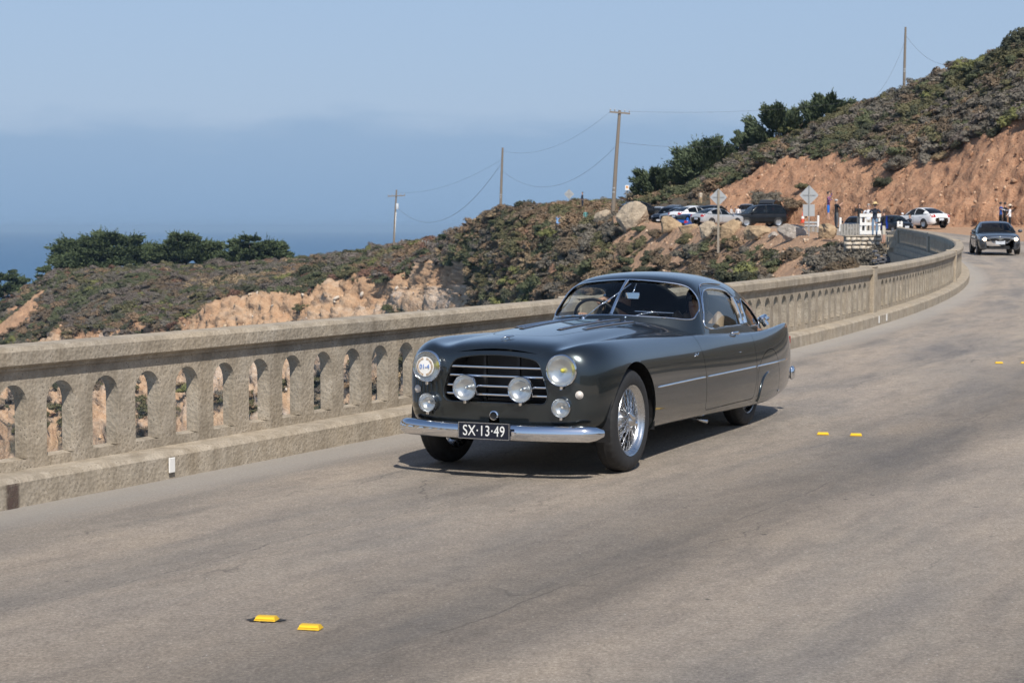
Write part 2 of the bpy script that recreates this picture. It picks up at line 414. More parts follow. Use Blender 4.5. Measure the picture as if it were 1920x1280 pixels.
# ------------------------------------------------------------------ sea
n = NT('sea_water'); p = n.co('World')
m1 = n.n('ShaderNodeMapping'); n.t.links.new(p, m1.inputs[0]); m1.inputs['Scale'].default_value = (.010, .010, .01)
sw = n.noise(m1.outputs[0], 1.0, 8, .7); n2 = n.noise(p, .09, 5, .65)
patch = n.noise(p, .0011, 5, .6)
SEA = n.fin(n.mix(patch, (.016, .075, .165), (.024, .095, .195)), .35, n.bumps([(n2, .8), (sw, 3.0)], 1.0), Specular_IOR_Level=.22)
sea = tag(link('sea', mesh('sea', [(-42000, 330, -78), (42000, 330, -78), (42000, 43000, -78), (-42000, 43000, -78)], [(0, 1, 2, 3)]), SEA), kind='structure')

# ------------------------------------------------------------------ road
def road_mat():
    n = NT('worn_asphalt'); p = n.co('World'); uv = n.n('ShaderNodeUVMap').outputs[0]
    sp = n.n('ShaderNodeSeparateXYZ'); n.t.links.new(uv, sp.inputs[0]); lat = sp.outputs[0]
    ms = n.n('ShaderNodeMapping'); n.t.links.new(uv, ms.inputs[0]); ms.inputs['Scale'].default_value = (1.0, .17, 1)
    streak = n.noise(ms.outputs[0], 1.15, 6, .6, .35); streak2 = n.noise(ms.outputs[0], 4.5, 5, .6)
    agg = n.noise(p, 48, 5, .95); agg2 = n.vor(p, 60); mid = n.noise(p, 9, 5, .65); big = n.noise(p, .55, 4, .6)
    base = n.ramp(agg, [(.28, (.085, .073, .060)), (.43, (.245, .211, .174)), (.56, (.375, .325, .270)), (.72, (.72, .64, .55))])
    base = n.mix(.75, base, n.ramp(mid, [(.3, (.80, .79, .78)), (.7, (1.14, 1.13, 1.12))]), 'MULTIPLY')
    base = n.mix(.92, base, n.ramp(streak, [(.30, (.62, .64, .68)), (.43, (.86, .87, .88)), (.56, (1.03, 1.01, .99)), (.74, (1.12, 1.08, 1.03))]), 'MULTIPLY')
    base = n.mix(.6, base, n.ramp(streak2, [(.36, (.74, .75, .77)), (.5, (1.0, 1.0, 1.0)), (.7, (1.08, 1.07, 1.05))]), 'MULTIPLY')
    base = n.mix(.5, base, n.ramp(big, [(.35, (.86, .87, .9)), (.65, (1.1, 1.07, 1.03))]), 'MULTIPLY')
    # polished, tarry bands where wheels run either side of the middle, a dusty gutter along the kerb
    lw = n.math('ADD', lat, n.math('MULTIPLY', n.math('SUBTRACT', streak, .5), 1.3))
    lanes = n.ramp(n.math('DIVIDE', lw, 8.0), [(0.0, 1.0), (.08, .97), (.17, 1.03), (.24, .95), (.34, 1.03), (.43, .86), (.50, .66), (.55, .68), (.61, 1.0), (.70, 1.08), (.78, .98), (.86, .74), (.95, .9)])
    base = n.mix(.95, base, lanes, 'MULTIPLY')
    gut = n.mr(n.math('ADD', lat, n.math('MULTIPLY', n.math('SUBTRACT', mid, .5), .5)), .75, .2, 0, .75, True)
    base = n.mix(gut, base, n.mix(agg, (.27, .245, .215), (.43, .40, .36)))
    # hairline cracks, tar spots, white chips
    mc = n.n('ShaderNodeMapping'); n.t.links.new(uv, mc.inputs[0]); mc.inputs['Scale'].default_value = (.9, .16, 1)
    dist = n.n('ShaderNodeVectorMath', operation='ADD'); n.t.links.new(mc.outputs[0], dist.inputs[0])
    nw = n.n('ShaderNodeTexNoise'); n.t.links.new(uv, nw.inputs[0]); nw.inputs['Scale'].default_value = 2.2; nw.inputs['Detail'].default_value = 5
    sc_ = n.n('ShaderNodeVectorMath', operation='SCALE'); n.t.links.new(nw.outputs[1], sc_.inputs[0]); sc_.inputs['Scale'].default_value = .28
    n.t.links.new(sc_.outputs[0], dist.inputs[1])
    cr = n.vor(dist.outputs[0], .62, 'DISTANCE_TO_EDGE')
    crm = n.math('MULTIPLY', n.mr(cr, .0, .004, 1, 0), n.mr(big, .50, .64, 0, .6))
    base = n.mix(crm, base, (.045, .042, .040))
    seam = n.math('ABSOLUTE', n.math('SUBTRACT', n.math('ADD', lat, n.math('MULTIPLY', n.math('SUBTRACT', n.noise(uv, .8, 6, .6), .5), .22)), 4.15))
    seam2 = n.math('ABSOLUTE', n.math('SUBTRACT', n.math('ADD', lat, n.math('MULTIPLY', n.math('SUBTRACT', n.noise(uv, .55, 6, .65), .5), .5)), 2.2))
    base = n.mix(n.math('MULTIPLY', n.mr(seam, .003, .010, .5, 0), n.mr(streak2, .48, .56)), base, (.05, .046, .043))
    base = n.mix(n.math('MULTIPLY', n.mr(seam2, .003, .010, .6, 0), n.mr(mid, .48, .56)), base, (.06, .054, .05))
    sv = n.vor(p, 9.0); base = n.mix(n.mr(sv, .03, .045, .8, 0), base, (.62, .60, .56))
    tv = n.vor(p, 2.3); base = n.mix(n.math('MULTIPLY', n.mr(tv, .03, .06, .8, 0), n.mr(mid, .45, .55)), base, (.04, .038, .036))
    b = n.bumps([(agg, .010), (mid, .005)], 1.0)
    return n.fin(base, n.mr(streak, .3, .7, .62, .85), b, Specular_IOR_Level=.35)
ASPH = road_mat()
def strip_mesh(name, ss, offs, zfun, mat):
    v = []; uvs = []
    for s in ss:
        for o in offs:
            v.append(on(s, o, zfun(o))); uvs.append((o, s))
    me = np_mesh(name, np.array([tuple(p) for p in v]), grid_quads(len(ss), len(offs))[:, ::-1])
    uvl = me.uv_layers.new(name='UVMap'); vi = np.zeros(len(me.loops), np.int32); me.loops.foreach_get('vertex_index', vi)
    uvl.data.foreach_set('uv', np.array(uvs, np.float32)[vi].ravel())
    return link(name, me, mat, smooth=True)
ROADW = 7.9
road = tag(strip_mesh('road', np.concatenate([np.arange(-18, 60, .5), np.arange(60, 146, 1.0)]), np.linspace(-.02, ROADW+.05, 12), lambda o: 0.0, ASPH), kind='structure')
# the ground on the near side, where the photographer stands
n = NT('roadside_gravel'); p = n.co('World'); a = n.noise(p, 14, 5, .7); b_ = n.vor(p, 30)
GRAV = n.fin(n.mix(.5, n.ramp(a, [(.3, (.22, .16, .11)), (.7, (.42, .32, .23))]), n.ramp(b_, [(.1, (.15, .11, .08)), (.6, (.5, .42, .33))])), .9, n.bump(a, .6, .03))

# ------------------------------------------------------------------ the mountainside on the landward side (mirrored in the cars)
_v = []; _na, _nr = 90, 22
for i in range(_na):
    az = R(24+i*150/(_na-1))
    for j in range(_nr):
        u = j/(_nr-1); rr = 62+u*330; hgt = -10+50*u**.8+6*fbm(Vector((az*3, u*2.5, 3)), 4)
        _v.append((math.sin(az)*rr, math.cos(az)*rr, hgt))
me = np_mesh('mountainside', np.array(_v), grid_quads(_na, _nr)); 
for nm, val in (('veg', .85), ('pale', .2), ('sand', 0.0)):
    a_ = me.attributes.new(nm, 'FLOAT', 'POINT'); a_.data.foreach_set('value', np.clip(val+(.4 if val else 0)*np.array([fbm(Vector(p)*.03, 3) for p in _v]), 0, 1).astype(np.float32))
tag(link('mountainside', me, EARTH, smooth=True), kind='structure')
# ------------------------------------------------------------------ concrete
def concrete(name, warm=1.0, seed=0.0):
    n = NT(name); p0 = n.co('World'); m = n.n('ShaderNodeMapping'); n.t.links.new(p0, m.inputs[0]); m.inputs['Location'].default_value = (seed, seed*.7, 0); p = m.outputs[0]
    big = n.noise(p, 1.1, 6, .62); mid = n.noise(p, 7, 6, .65); fine = n.noise(p, 55, 4, .72); pit = n.vor(p, 34); pit2 = n.vor(p, 85)
    ms = n.n('ShaderNodeMapping'); n.t.links.new(p, ms.inputs[0]); ms.inputs['Scale'].default_value = (3.2, 3.2, .22); run = n.noise(ms.outputs[0], 2.0, 5, .6)
    base = n.ramp(mid, [(.25, (.255, .216, .167)), (.47, (.340, .290, .226)), (.62, (.395, .342, .273)), (.82, (.46, .408, .336))])
    base = n.mix(.75, base, n.ramp(big, [(.3, (.74, .75, .77)), (.5, (1, 1, 1)), (.72, (1.14, 1.10, 1.04))]), 'MULTIPLY')
    base = n.mix(.6, base, n.ramp(run, [(.32, (.68, .66, .63)), (.52, (1, 1, 1)), (.75, (1.08, 1.07, 1.05))]), 'MULTIPLY')
    base = n.mix(.5, base, n.ramp(fine, [(.3, (.66, .64, .60)), (.55, (1.0, 1, 1)), (.75, (1.3, 1.28, 1.22))]), 'MULTIPLY')
    base = n.mix(n.math('MULTIPLY', n.mr(pit, .10, .22, .85, 0), n.mr(mid, .42, .55)), base, (.085, .070, .052))
    base = n.mix(n.math('MULTIPLY', n.mr(pit2, .12, .25, .6, 0), n.mr(big, .38, .55)), base, (.12, .10, .08))
    b = n.bumps([(pit, .004), (fine, .003), (mid, .006)], 1.0)
    return n.fin(base, .9, b, Specular_IOR_Level=.2)
CONC = concrete('weathered_concrete'); CONC_K = concrete('kerb_concrete', 1.0, 13.0)
CONC_OLD = concrete('outer_side_concrete', 1.0, 41.0)  # same concrete colours, pattern shifted, for edge beam and deck

KW, WT = .25, .112                    # kerb width, wall thickness
Z_SILL, Z_SPR, Z_TOP = .255, .605, .745
Z_WT, Z_RB, Z_RT = .835, .862, .995
PITCH_SLOT, SLOT = .445, .134
POSTS = [s_of(D) for D in (5.2, 19.2, 32.2, 47.0, 62.0, 77.6, 90.5)]
def extrude_prof(mb, s0, s1, prof, step=.5, side=1, base=0.0):
    """sweep an (offset, z) outline along the kerb line, capped"""
    k = max(2, int(abs(s1-s0)/step)+1); ss = np.linspace(s0, s1, k); v = []; m = len(prof)
    for s in ss:
        for (o, z) in prof: v.append(on(s, base+side*o, z))
    f = []
    for i in range(k-1):
        for j in range(m):
            j2 = (j+1) % m; q = (i*m+j, i*m+j2, (i+1)*m+j2, (i+1)*m+j); f.append(q if side > 0 else q[::-1])
    f += [tuple(range(m))[::-1], tuple((k-1)*m+j for j in range(m))]
    mb.add(v, f)
def parapet(root, side, base, posts, s_lo, s_hi, fine=True):
    """side=+1: wall lies at negative offsets from `base` (left of the road); side=-1 mirrored"""
    def P(s, o, z): return on(s, base+side*o, z)
    o0, o1 = -KW, -KW-WT                                             # road face, outer face
    bays = []
    edges = [s_lo]+[p for p in posts if s_lo < p < s_hi]+[s_hi]
    for i in range(len(edges)-1):
        a = edges[i]+(.19 if edges[i] in posts else 0); b = edges[i+1]-(.19 if edges[i+1] in posts else 0)
        if b-a > .6: bays.append((a, b))
    for (a, b) in bays:
        k = MB(); extrude_prof(k, a-.19, b+.19, [(0.0, -.25), (-.008, .155), (-.03, .180), (-.06, .188), (-KW-WT-.05, .192), (-KW-WT-.05, -.25)], .4, side, base)
        k.build('kerb', CONC_K, root, smooth=True, sharp=35)
        r = MB(); extrude_prof(r, a, b, [(-.192, Z_RB+.012), (-.190, Z_RT-.035), (-.21, Z_RT-.006), (-.235, Z_RT), (-.42, Z_RT), (-.46, Z_RT-.035), (-.46, Z_RB), (-.205, Z_RB)], .4, side, base)
        r.build('rail', CONC, root, smooth=True, sharp=30)
        c = MB(); extrude_prof(c, a, b, [(-.232, Z_WT), (-.224, Z_RB-.001), (-.425, Z_RB-.001), (-.418, Z_WT)], .4, side, base)
        c.build('moulding', CONC, root, smooth=True, sharp=30)
        n = int((b-a-.24-(.36 if side > 0 else 0))/PITCH_SLOT); m0 = (a+b)/2-n*PITCH_SLOT/2+(.17 if side > 0 else 0)
        # solid ends, sill beam and the lintel with arch heads
        wall = MB()
        def quad(p, s0, s1, z0, z1, o, flip):
            q = [P(s0, o, z0), P(s1, o, z0), P(s1, o, z1), P(s0, o, z1)]; p.add(q if flip == (side > 0) else q[::-1], [(0, 1, 2, 3)])
        for (x0, x1) in ((a, m0), (m0+n*PITCH_SLOT, b)):
            for o, fl in ((o0, True), (o1, False)): quad(wall, x0, x1, .185, Z_WT+.002, o, fl)
        NA = 12
        for i in range(n):
            x0 = m0+i*PITCH_SLOT; cx = x0+PITCH_SLOT/2; x1 = x0+PITCH_SLOT
            arch = [(cx-SLOT*math.cos(t), Z_SPR+(Z_TOP-Z_SPR)*math.sin(t)) for t in np.linspace(0, math.pi, NA+1)]
            for o, fl in ((o0, True), (o1, False)):
                quad(wall, x0, x1, .185, Z_SILL, o, fl)
                quad(wall, x0, cx-SLOT, Z_SPR, Z_WT+.002, o, fl); quad(wall, cx+SLOT, x1, Z_SPR, Z_WT+.002, o, fl)
                for t in range(NA):
                    (u0, v0), (u1, v1) = arch[t], arch[t+1]
                    q = [P(u0, o, v0), P(u1, o, v1), P(u1, o, Z_WT+.002), P(u0, o, Z_WT+.002)]
                    wall.add(q if fl == (side > 0) else q[::-1], [(0, 1, 2, 3)])
            for t in range(NA):
                (u0, v0), (u1, v1) = arch[t], arch[t+1]; q = [P(u0, o0, v0), P(u0, o1, v0), P(u1, o1, v1), P(u1, o0, v1)]
                wall.add(q if side > 0 else q[::-1], [(0, 1, 2, 3)])
            q = [P(cx-SLOT, o0, Z_SILL-.012), P(cx+SLOT, o0, Z_SILL-.012), P(cx+SLOT, o1, Z_SILL+.004), P(cx-SLOT, o1, Z_SILL+.004)]
            wall.add(q if side > 0 else q[::-1], [(0, 1, 2, 3)])
        wall.build('wall_panel', CONC, root)
        # the upright piers between the slots
        piers = []
        for i in range(n+1):
            x0 = m0+i*PITCH_SLOT-PITCH_SLOT/2+SLOT if i > 0 else m0
            x1 = m0+i*PITCH_SLOT+PITCH_SLOT/2-SLOT if i < n else m0+n*PITCH_SLOT
            piers.append((x0, x1))
        mbs = MB()
        for (x0, x1) in piers:
            pb = MB() if fine else mbs
            q = [P(x0, o0, Z_SILL), P(x1, o0, Z_SILL), P(x1, o1, Z_SILL), P(x0, o1, Z_SILL), P(x0, o0, Z_SPR), P(x1, o0, Z_SPR), P(x1, o1, Z_SPR), P(x0, o1, Z_SPR)]
            fs = [(0, 1, 5, 4), (1, 2, 6, 5), (2, 3, 7, 6), (3, 0, 4, 7)]
            pb.add(q, fs if side > 0 else [t[::-1] for t in fs])
            if fine: pb.build('baluster', CONC, root)
        if not fine: mbs.build('baluster', CONC, root)
        # outer face: recessed panel frame and the deck edge beam below
        g = MB(); extrude_prof(g, a-.19, b+.19, [(-KW-WT-.055, .18), (-KW-WT-.055, -.30), (-KW-WT-.22, -.32), (-KW-WT-.22, -.02), (-KW-WT-.12, .03), (-KW-WT-.12, .18)], 1.0, side, base)
        g.build('edge_beam', CONC_OLD, root)
    for s in posts:
        if not (s_lo <= s <= s_hi): continue
        h_ = heading(s); c = P(s, -.315, 0); pm = MB()
        for (w_, d_, z0, z1, bev) in ((.36, .27, .16, Z_RT-.012, .012), (.38, .285, Z_RT-.014, Z_RT+.022, .018)):
            pm.box((c.x, c.y, c.z+(z0+z1)/2), (w_, d_, z1-z0), h_, bev)
        pm.build('post', CONC, root)
lp = tag(empty('bridge_parapet', on(POSTS[1], -.3)), 'tan concrete arched balustrade with rail and kerb on the seaward edge', 'parapet')
lp_inv = Matrix.Translation(-lp.location)
def keep_under(root, fn):
    before = set(root.children); fn()
    for c in root.children:
        if c not in before: c.matrix_parent_inverse = Matrix.Translation(-root.location) if True else c.matrix_parent_inverse
keep_under(lp, lambda: parapet(lp, 1, 0.0, POSTS, s_of(-9), s_of(90.5)))
# the same balustrade along the other edge of the roadway, mirrored in the coupe's doors
rp = tag(empty('bridge_parapet', on(s_of(30), ROADW+.3)), 'matching concrete balustrade on the landward edge, mirrored in the coupe flank', 'parapet')
keep_under(rp, lambda: parapet(rp, -1, ROADW, [s_of(D) for D in (15, 30, 45, 60, 75, 89)], s_of(15), s_of(89), fine=False))
# bridge deck under the road
dk = MB(); extrude_prof(dk, s_of(-9), s_of(92), [(ROADW+.7, -.3), (ROADW+.7, -1.1), (-.7, -1.1), (-.7, -.3)], 2.0)
tag(dk.build('bridge_deck', CONC_OLD), kind='structure')
dk = MB(); extrude_prof(dk, s_of(-30), s_of(15.6), [(ROADW+14, -.4), (ROADW+.02, -.4), (ROADW+.02, -.01), (ROADW+14, -.06)][::-1], 2.0)
tag(dk.build('verge', GRAV), kind='structure')
# curved wing at the far end of the seaward parapet with a recessed panel
wg = tag(empty('parapet_wing_wall', on(s_of(91.2), -.3)), 'concrete end pilaster with sunk panel at the far end of the balustrade', 'wall')
def wing():
    m = MB(); p0 = on(s_of(90.9), -.35); p1 = at(1681, 452, 92.5); p2 = at(1664, 452, 93.2)
    pts = [p0, Vector((p1.x, p1.y, p0.z)), Vector((p2.x, p2.y, p0.z))]
    tops = [1.0, .86, .72]
    v = []
    for (q, t) in zip(pts, tops):
        for dy in (-.16, .16): v += [q+Vector((0, dy, -.9)), q+Vector((0, dy, t))]
    f = []
    for i in range(2):
        b0, b1 = i*4, (i+1)*4
        f += [(b0, b1, b1+1, b0+1), (b0+2, b0+3, b1+3, b1+2), (b0+1, b1+1, b1+3, b0+3)]
    f += [(0, 1, 3, 2), (8, 10, 11, 9)]
    m.add(v, f); m.build('pilaster', CONC, wg)
    fr = MB(); a_, b_ = pts[1]+Vector((.02, -.18, 0)), pts[2]+Vector((-.0, -.18, 0))
    for z0, z1 in ((-.15, -.05), (.5, .6)):
        fr.box(((a_.x+b_.x)/2, (a_.y+b_.y)/2, a_.z+(z0+z1)/2), ((a_-b_).length*.92, .05, z1-z0))
    fr.box((b_.x+.03, b_.y, b_.z+.22), (.07, .05, .54)); fr.box((a_.x-.03, a_.y, a_.z+.22), (.07, .05, .54)); fr.build('panel_frame', CONC, wg)
keep_under(wg, wing)
# ------------------------------------------------------------------ vegetation
def leaf_mat(name, inst=True, base=(.06, .075, .03)):
    n = NT(name)
    if inst: c = n.attr('tint', 'Color', 'INSTANCER')
    else: c = None
    r = n.n('ShaderNodeNewGeometry').outputs['Random Per Island']
    col = n.ramp(r, [(0, (1.35, 1.32, 1.3)), (.4, (1.55, 1.52, 1.48)), (.75, (1.72, 1.69, 1.62)), (1, (2.0, 1.94, 1.8))])
    col = n.mix(1.0, col, c if inst else base, 'MULTIPLY')
    if not inst:
        z = n.noise(n.co('Object'), .55, 4); col = n.mix(.8, col, n.ramp(z, [(.3, (.68, .72, .66)), (.55, (1, 1, 1)), (.75, (1.35, 1.22, 1.0))]), 'MULTIPLY')
    return n.fin(col, .75, Specular_IOR_Level=.2)
SCRUB = leaf_mat('scrub_leaves')
rs = np.random.RandomState(5)
def leaf_cloud(cen, nor, size, asp=1.6, jit=.6, rs=rs):
    """small four-sided leaf sprays at cen, roughly facing nor; returns verts, quads"""
    k = len(cen); d = nor+rs.normal(0, jit, (k, 3)); d /= np.linalg.norm(d, axis=1, keepdims=True)+1e-9
    a = np.cross(d, rs.normal(0, 1, (k, 3))); a /= np.linalg.norm(a, axis=1, keepdims=True)+1e-9; b = np.cross(d, a)
    s = size[:, None] if np.ndim(size) else size
    v = np.stack([cen-a*s*asp, cen-b*s*.55, cen+a*s*asp, cen+b*s*.55], 1)
    v[:, 2] += d*0.35*(s if np.ndim(s) else s)
    q = np.arange(k*4).reshape(-1, 4); return v.reshape(-1, 3), q
def shrub_proto(seed, k=420, flat=.62, lumps=9, leaf=.062, asp=1.5, up=.25):
    r = np.random.RandomState(seed)
    lc = r.normal(0, 1, (lumps, 3)); lc /= np.linalg.norm(lc, axis=1, keepdims=True); lc[:, 2] = np.abs(lc[:, 2])*.8
    lc *= r.uniform(.25, .82, (lumps, 1)); lr = r.uniform(.17, .37, lumps)
    i = r.randint(0, lumps, k); d = r.normal(0, 1, (k, 3)); d /= np.linalg.norm(d, axis=1, keepdims=True); d[:, 2] = np.where(d[:, 2] < -.25, -d[:, 2], d[:, 2])
    c = lc[i]+d*(lr[i]*r.uniform(.72, 1.06, k))[:, None]; c[:, 2] *= flat; c[:, 2] = np.maximum(c[:, 2], -.05)
    nn = d+np.array([0, 0, up]); v, q = leaf_cloud(c, nn, r.uniform(.6, 1.3, k)*leaf, asp, .55, r)
    # dark woody heart so the bush is not see-through
    ih = []; vv = [v]; qq = [q]; off = len(v)
    for j in range(lumps):
        u = np.array([(math.cos(a)*math.cos(b), math.sin(a)*math.cos(b), math.sin(b)) for b in (-.9, -.2, .5, 1.2) for a in np.arange(6)*math.pi/3])
        w_ = (lc[j]+u*lr[j]*.62*r.uniform(.8, 1.15, (24, 1)))*np.array([1, 1, flat]); vv.append(w_); g = grid_quads(4, 6, True)+off; qq.append(g); off += 24
    return np.concatenate(vv), np.concatenate(qq)
PROTOS = [shrub_proto(s, k, fl, lu, lf, asp, up) for s, k, fl, lu, lf, asp, up in
          ((1, 1500, .60, 16, .044, 1.4, .3), (2, 1400, .70, 15, .048, 1.5, .3), (3, 1600, .50, 18, .042, 1.6, .2), (4, 1300, .80, 14, .050, 1.8, .5), (5, 1700, .60, 20, .038, 1.3, .3))]
def scatter(name, pos, rot, scl, tint, pid, mat, protos=PROTOS):
    """one object: its mesh holds the bush forms and the spots; geometry nodes set a bush on every spot"""
    V = []; Q = []; ids = []; off = 0
    for k, (v, q) in enumerate(protos): V.append(v); Q.append(q+off); ids.append(np.full(len(v), k)); off += len(v)
    V.append(pos); ids.append(100+pid)
    V = np.concatenate(V); ids = np.concatenate(ids).astype(np.int32)
    me = bpy.data.meshes.new(name); me.vertices.add(len(V)); me.vertices.foreach_set('co', V.astype(np.float32).ravel())
    Q = np.concatenate(Q).astype(np.int32); me.loops.add(Q.size); me.loops.foreach_set('vertex_index', Q.ravel())
    me.polygons.add(len(Q)); me.polygons.foreach_set('loop_start', np.arange(len(Q), dtype=np.int32)*4); me.update(calc_edges=True)
    def at_(nm, ty, arr, fld):
        a = me.attributes.new(nm, ty, 'POINT'); a.data.foreach_set(fld, arr.astype(np.int32 if ty == 'INT' else np.float32).ravel())
    z = np.zeros((len(V)-len(pos), 3)); at_('pid', 'INT', ids, 'value')
    at_('rot', 'FLOAT_VECTOR', np.concatenate([z, rot]), 'vector'); at_('scl', 'FLOAT_VECTOR', np.concatenate([z+1, scl]), 'vector')
    at_('tint', 'FLOAT_COLOR', np.concatenate([np.ones((len(z), 4)), np.concatenate([tint, np.ones((len(tint), 1))], 1)]), 'color')
    ob = link(name, me, mat)
    g = bpy.data.node_groups.new(name, 'GeometryNodeTree'); g.is_modifier = True
    g.interface.new_socket('Geometry', in_out='INPUT', socket_type='NodeSocketGeometry'); g.interface.new_socket('Geometry', in_out='OUTPUT', socket_type='NodeSocketGeometry')
    N = g.nodes.new; L = g.links.new; gi = N('NodeGroupInput'); go = N('NodeGroupOutput'); jn = N('GeometryNodeJoinGeometry')
    def named(nm, ty):
        a = N('GeometryNodeInputNamedAttribute'); a.data_type = ty; a.inputs[0].default_value = nm; return a.outputs[0]
    pidn = named('pid', 'INT'); rn = named('rot', 'FLOAT_VECTOR'); sn = named('scl', 'FLOAT_VECTOR')
    for k in range(len(protos)):
        parts = []
        for val in (k, 100+k):
            cmp = N('FunctionNodeCompare'); cmp.data_type = 'INT'; cmp.operation = 'EQUAL'; L(pidn, cmp.inputs[2]); cmp.inputs[3].default_value = val
            sp = N('GeometryNodeSeparateGeometry'); sp.domain = 'POINT'; L(gi.outputs[0], sp.inputs[0]); L(cmp.outputs[0], sp.inputs[1]); parts.append(sp.outputs[0])
        mp_ = N('GeometryNodeMeshToPoints'); L(parts[1], mp_.inputs[0])
        ip = N('GeometryNodeInstanceOnPoints'); L(mp_.outputs[0], ip.inputs['Points']); L(parts[0], ip.inputs['Instance']); L(rn, ip.inputs['Rotation']); L(sn, ip.inputs['Scale'])
        L(ip.outputs[0], jn.inputs[0])
    L(jn.outputs[0], go.inputs[0])
    md = ob.modifiers.new('scatter', 'NODES'); md.node_group = g
    return ob
PAL = {'grey': (.092, .083, .069), 'brown': (.098, .075, .053), 'dry': (.13, .092, .060), 'olive': (.074, .070, .038), 'green': (.058, .065, .036),
       'lime': (.102, .106, .042), 'dark': (.040, .043, .028), 'red': (.100, .058, .043), 'tan': (.17, .13, .083), 'mauve': (.094, .080, .070)}
def sow(name, label, sel, count, size, weights, seed, sink=.30, kind='stuff'):
    r = np.random.RandomState(seed); ij = np.argwhere(sel & (vegm > .45)); P = []; S = []; T = []
    keys = list(weights); base = np.array([weights[k] for k in keys], float); base /= base.sum()
    # even out density over the ground as seen (cells far away stand closer together)
    for _ in range(count):
        i, j = ij[r.randint(len(ij))]; p = TP[i, j]; q = Vector(p)
        z1 = fbm(Vector((p[0]*.13+7, p[1]*.13, p[2]*.2+seed)), 3)
        w = base*np.exp(5.0*np.array([fbm(Vector((p[0]*.055+k*17.3, p[1]*.055, p[2]*.10)), 3) for k in range(len(keys))]))
        k = r.choice(len(keys), p=w/w.sum()); c = np.array(PAL[keys[k]])*r.uniform(.88, 1.14)
        s = size[0]+(size[1]-size[0])*r.rand()**1.8
        P.append(p-TN[i, j]*s*sink+r.normal(0, .15, 3)*np.array([1, 1, 0])); S.append((s*r.uniform(.85, 1.25), s*r.uniform(.85, 1.25), s*r.uniform(.7, 1.15))); T.append(c)
    P = np.array(P); S = np.array(S); T = np.array(T); k = len(P)
    rot = np.stack([r.normal(0, .22, k), r.normal(0, .22, k), r.uniform(0, 6.28, k)], 1)
    return tag(scatter(name, P, rot, S, T, r.randint(0, len(PROTOS), k), SCRUB), label, 'shrubs', kind=kind)
inview = (XX > -60) & (XX < 1990)
sow('coastal_scrub', 'low grey, green and rust coastal scrub over the headland', inview & (head > .5) & (TTT > .9) & (TTT < 6.3) & (XX < 875), 6400, (1.0, 2.7),
    {'grey': 3, 'mauve': 2.0, 'olive': 2.6, 'green': 2.4, 'brown': 1.5, 'red': .45, 'dark': .8, 'tan': .4, 'lime': .25, 'dry': .8}, 11)
sow('coastal_scrub', 'brown and olive scrub clothing the spur below the turnout', inview & (XX > 868) & (XX < 1160) & (TTT > 1.2) & (TTT < 6.3), 2300, (.9, 2.2),
    {'brown': 3.6, 'grey': 2.2, 'olive': 1.3, 'green': .6, 'dry': 2.2, 'tan': .4, 'lime': .15, 'dark': .1}, 12)
sow('coastal_scrub', 'patchy brush on the sandy slope under the boulders', inview & (XX >= 1155) & (XX < 1690) & (TTT > .9) & (TTT < 2.9), 780, (.45, 1.5),
    {'brown': 2.6, 'grey': 2.0, 'olive': 1.6, 'green': 1.0, 'dark': .8, 'dry': .6}, 13)
sow('hill_scrub', 'dense grey-green scrub over the top of the road cut', (XX > 1190) & (XX < 1990) & (TTT > 4.92) & (TTT < 6.3), 3200, (.9, 2.5),
    {'grey': 2.8, 'olive': 2.4, 'brown': 2.2, 'green': 1.6, 'dry': 1.2, 'mauve': 1.0, 'dark': .6, 'lime': .35}, 14)
sow('hill_scrub', 'sparse tufts clinging to the orange cut bank', (XX > 1190) & (XX < 1990) & (TTT > 4.1) & (TTT <= 4.95), 150, (.3, .8),
    {'grey': 2, 'olive': 2, 'brown': 2, 'dry': 1}, 15)

# ------------------------------------------------------------------ loose stones on the dirt
def stone_proto(seed):
    r = np.random.RandomState(seed); u = np.array([(math.cos(a)*math.cos(b), math.sin(a)*math.cos(b), math.sin(b)) for b in (-1.3, -.5, .4, 1.3) for a in np.arange(7)*2*math.pi/7])
    return u*r.uniform(.7, 1.15, (28, 1))*np.array([1, .8, .62]), grid_quads(4, 7, True)
_n = NT('loose_stone'); STONE = _n.fin(_n.mix(_n.noise(_n.co('World'), 2.0, 4), (.7, .68, .66), _n.attr('tint', 'Color', 'INSTANCER'), 'MULTIPLY') if False else _n.mix(1.0, _n.ramp(_n.noise(_n.co('World'), 2.5, 4), [(.3, .75), (.7, 1.2)]), _n.attr('tint', 'Color', 'INSTANCER'), 'MULTIPLY'), .9)
def strew(name, label, sel, count, size, cols, seed):
    r = np.random.RandomState(seed); ij = np.argwhere(sel & (vegm < .5)); ch = ij[r.randint(len(ij), size=count)]; P = TP[ch[:, 0], ch[:, 1]]+r.normal(0, .12, (count, 3))*np.array([1, 1, 0])
    s_ = size[0]+(size[1]-size[0])*r.rand(count)**3; sc3 = s_[:, None]*r.uniform(.7, 1.3, (count, 3)); c = np.array(cols)[r.randint(len(cols), size=count)]*r.uniform(.75, 1.25, (count, 1))
    tag(scatter(name, P, r.uniform(0, 6.28, (count, 3)), sc3, c, r.randint(0, 3, count), STONE, [stone_proto(k) for k in (1, 2, 3)]), label, 'stones', kind='stuff')
strew('loose_stones', 'stones and clods on the orange road cut', (XX > 1190) & (XX < 1990) & (TTT > 4.02) & (TTT < 5.05), 800, (.05, .26), [(.42, .25, .15), (.48, .32, .21), (.30, .16, .09), (.22, .11, .06)], 21)
strew('loose_stones', 'stones scattered over the sandy slope', (XX > 1150) & (XX < 1690) & (TTT > 1) & (TTT < 3), 420, (.03, .20), [(.42, .28, .18), (.5, .38, .27), (.28, .17, .10)], 22)
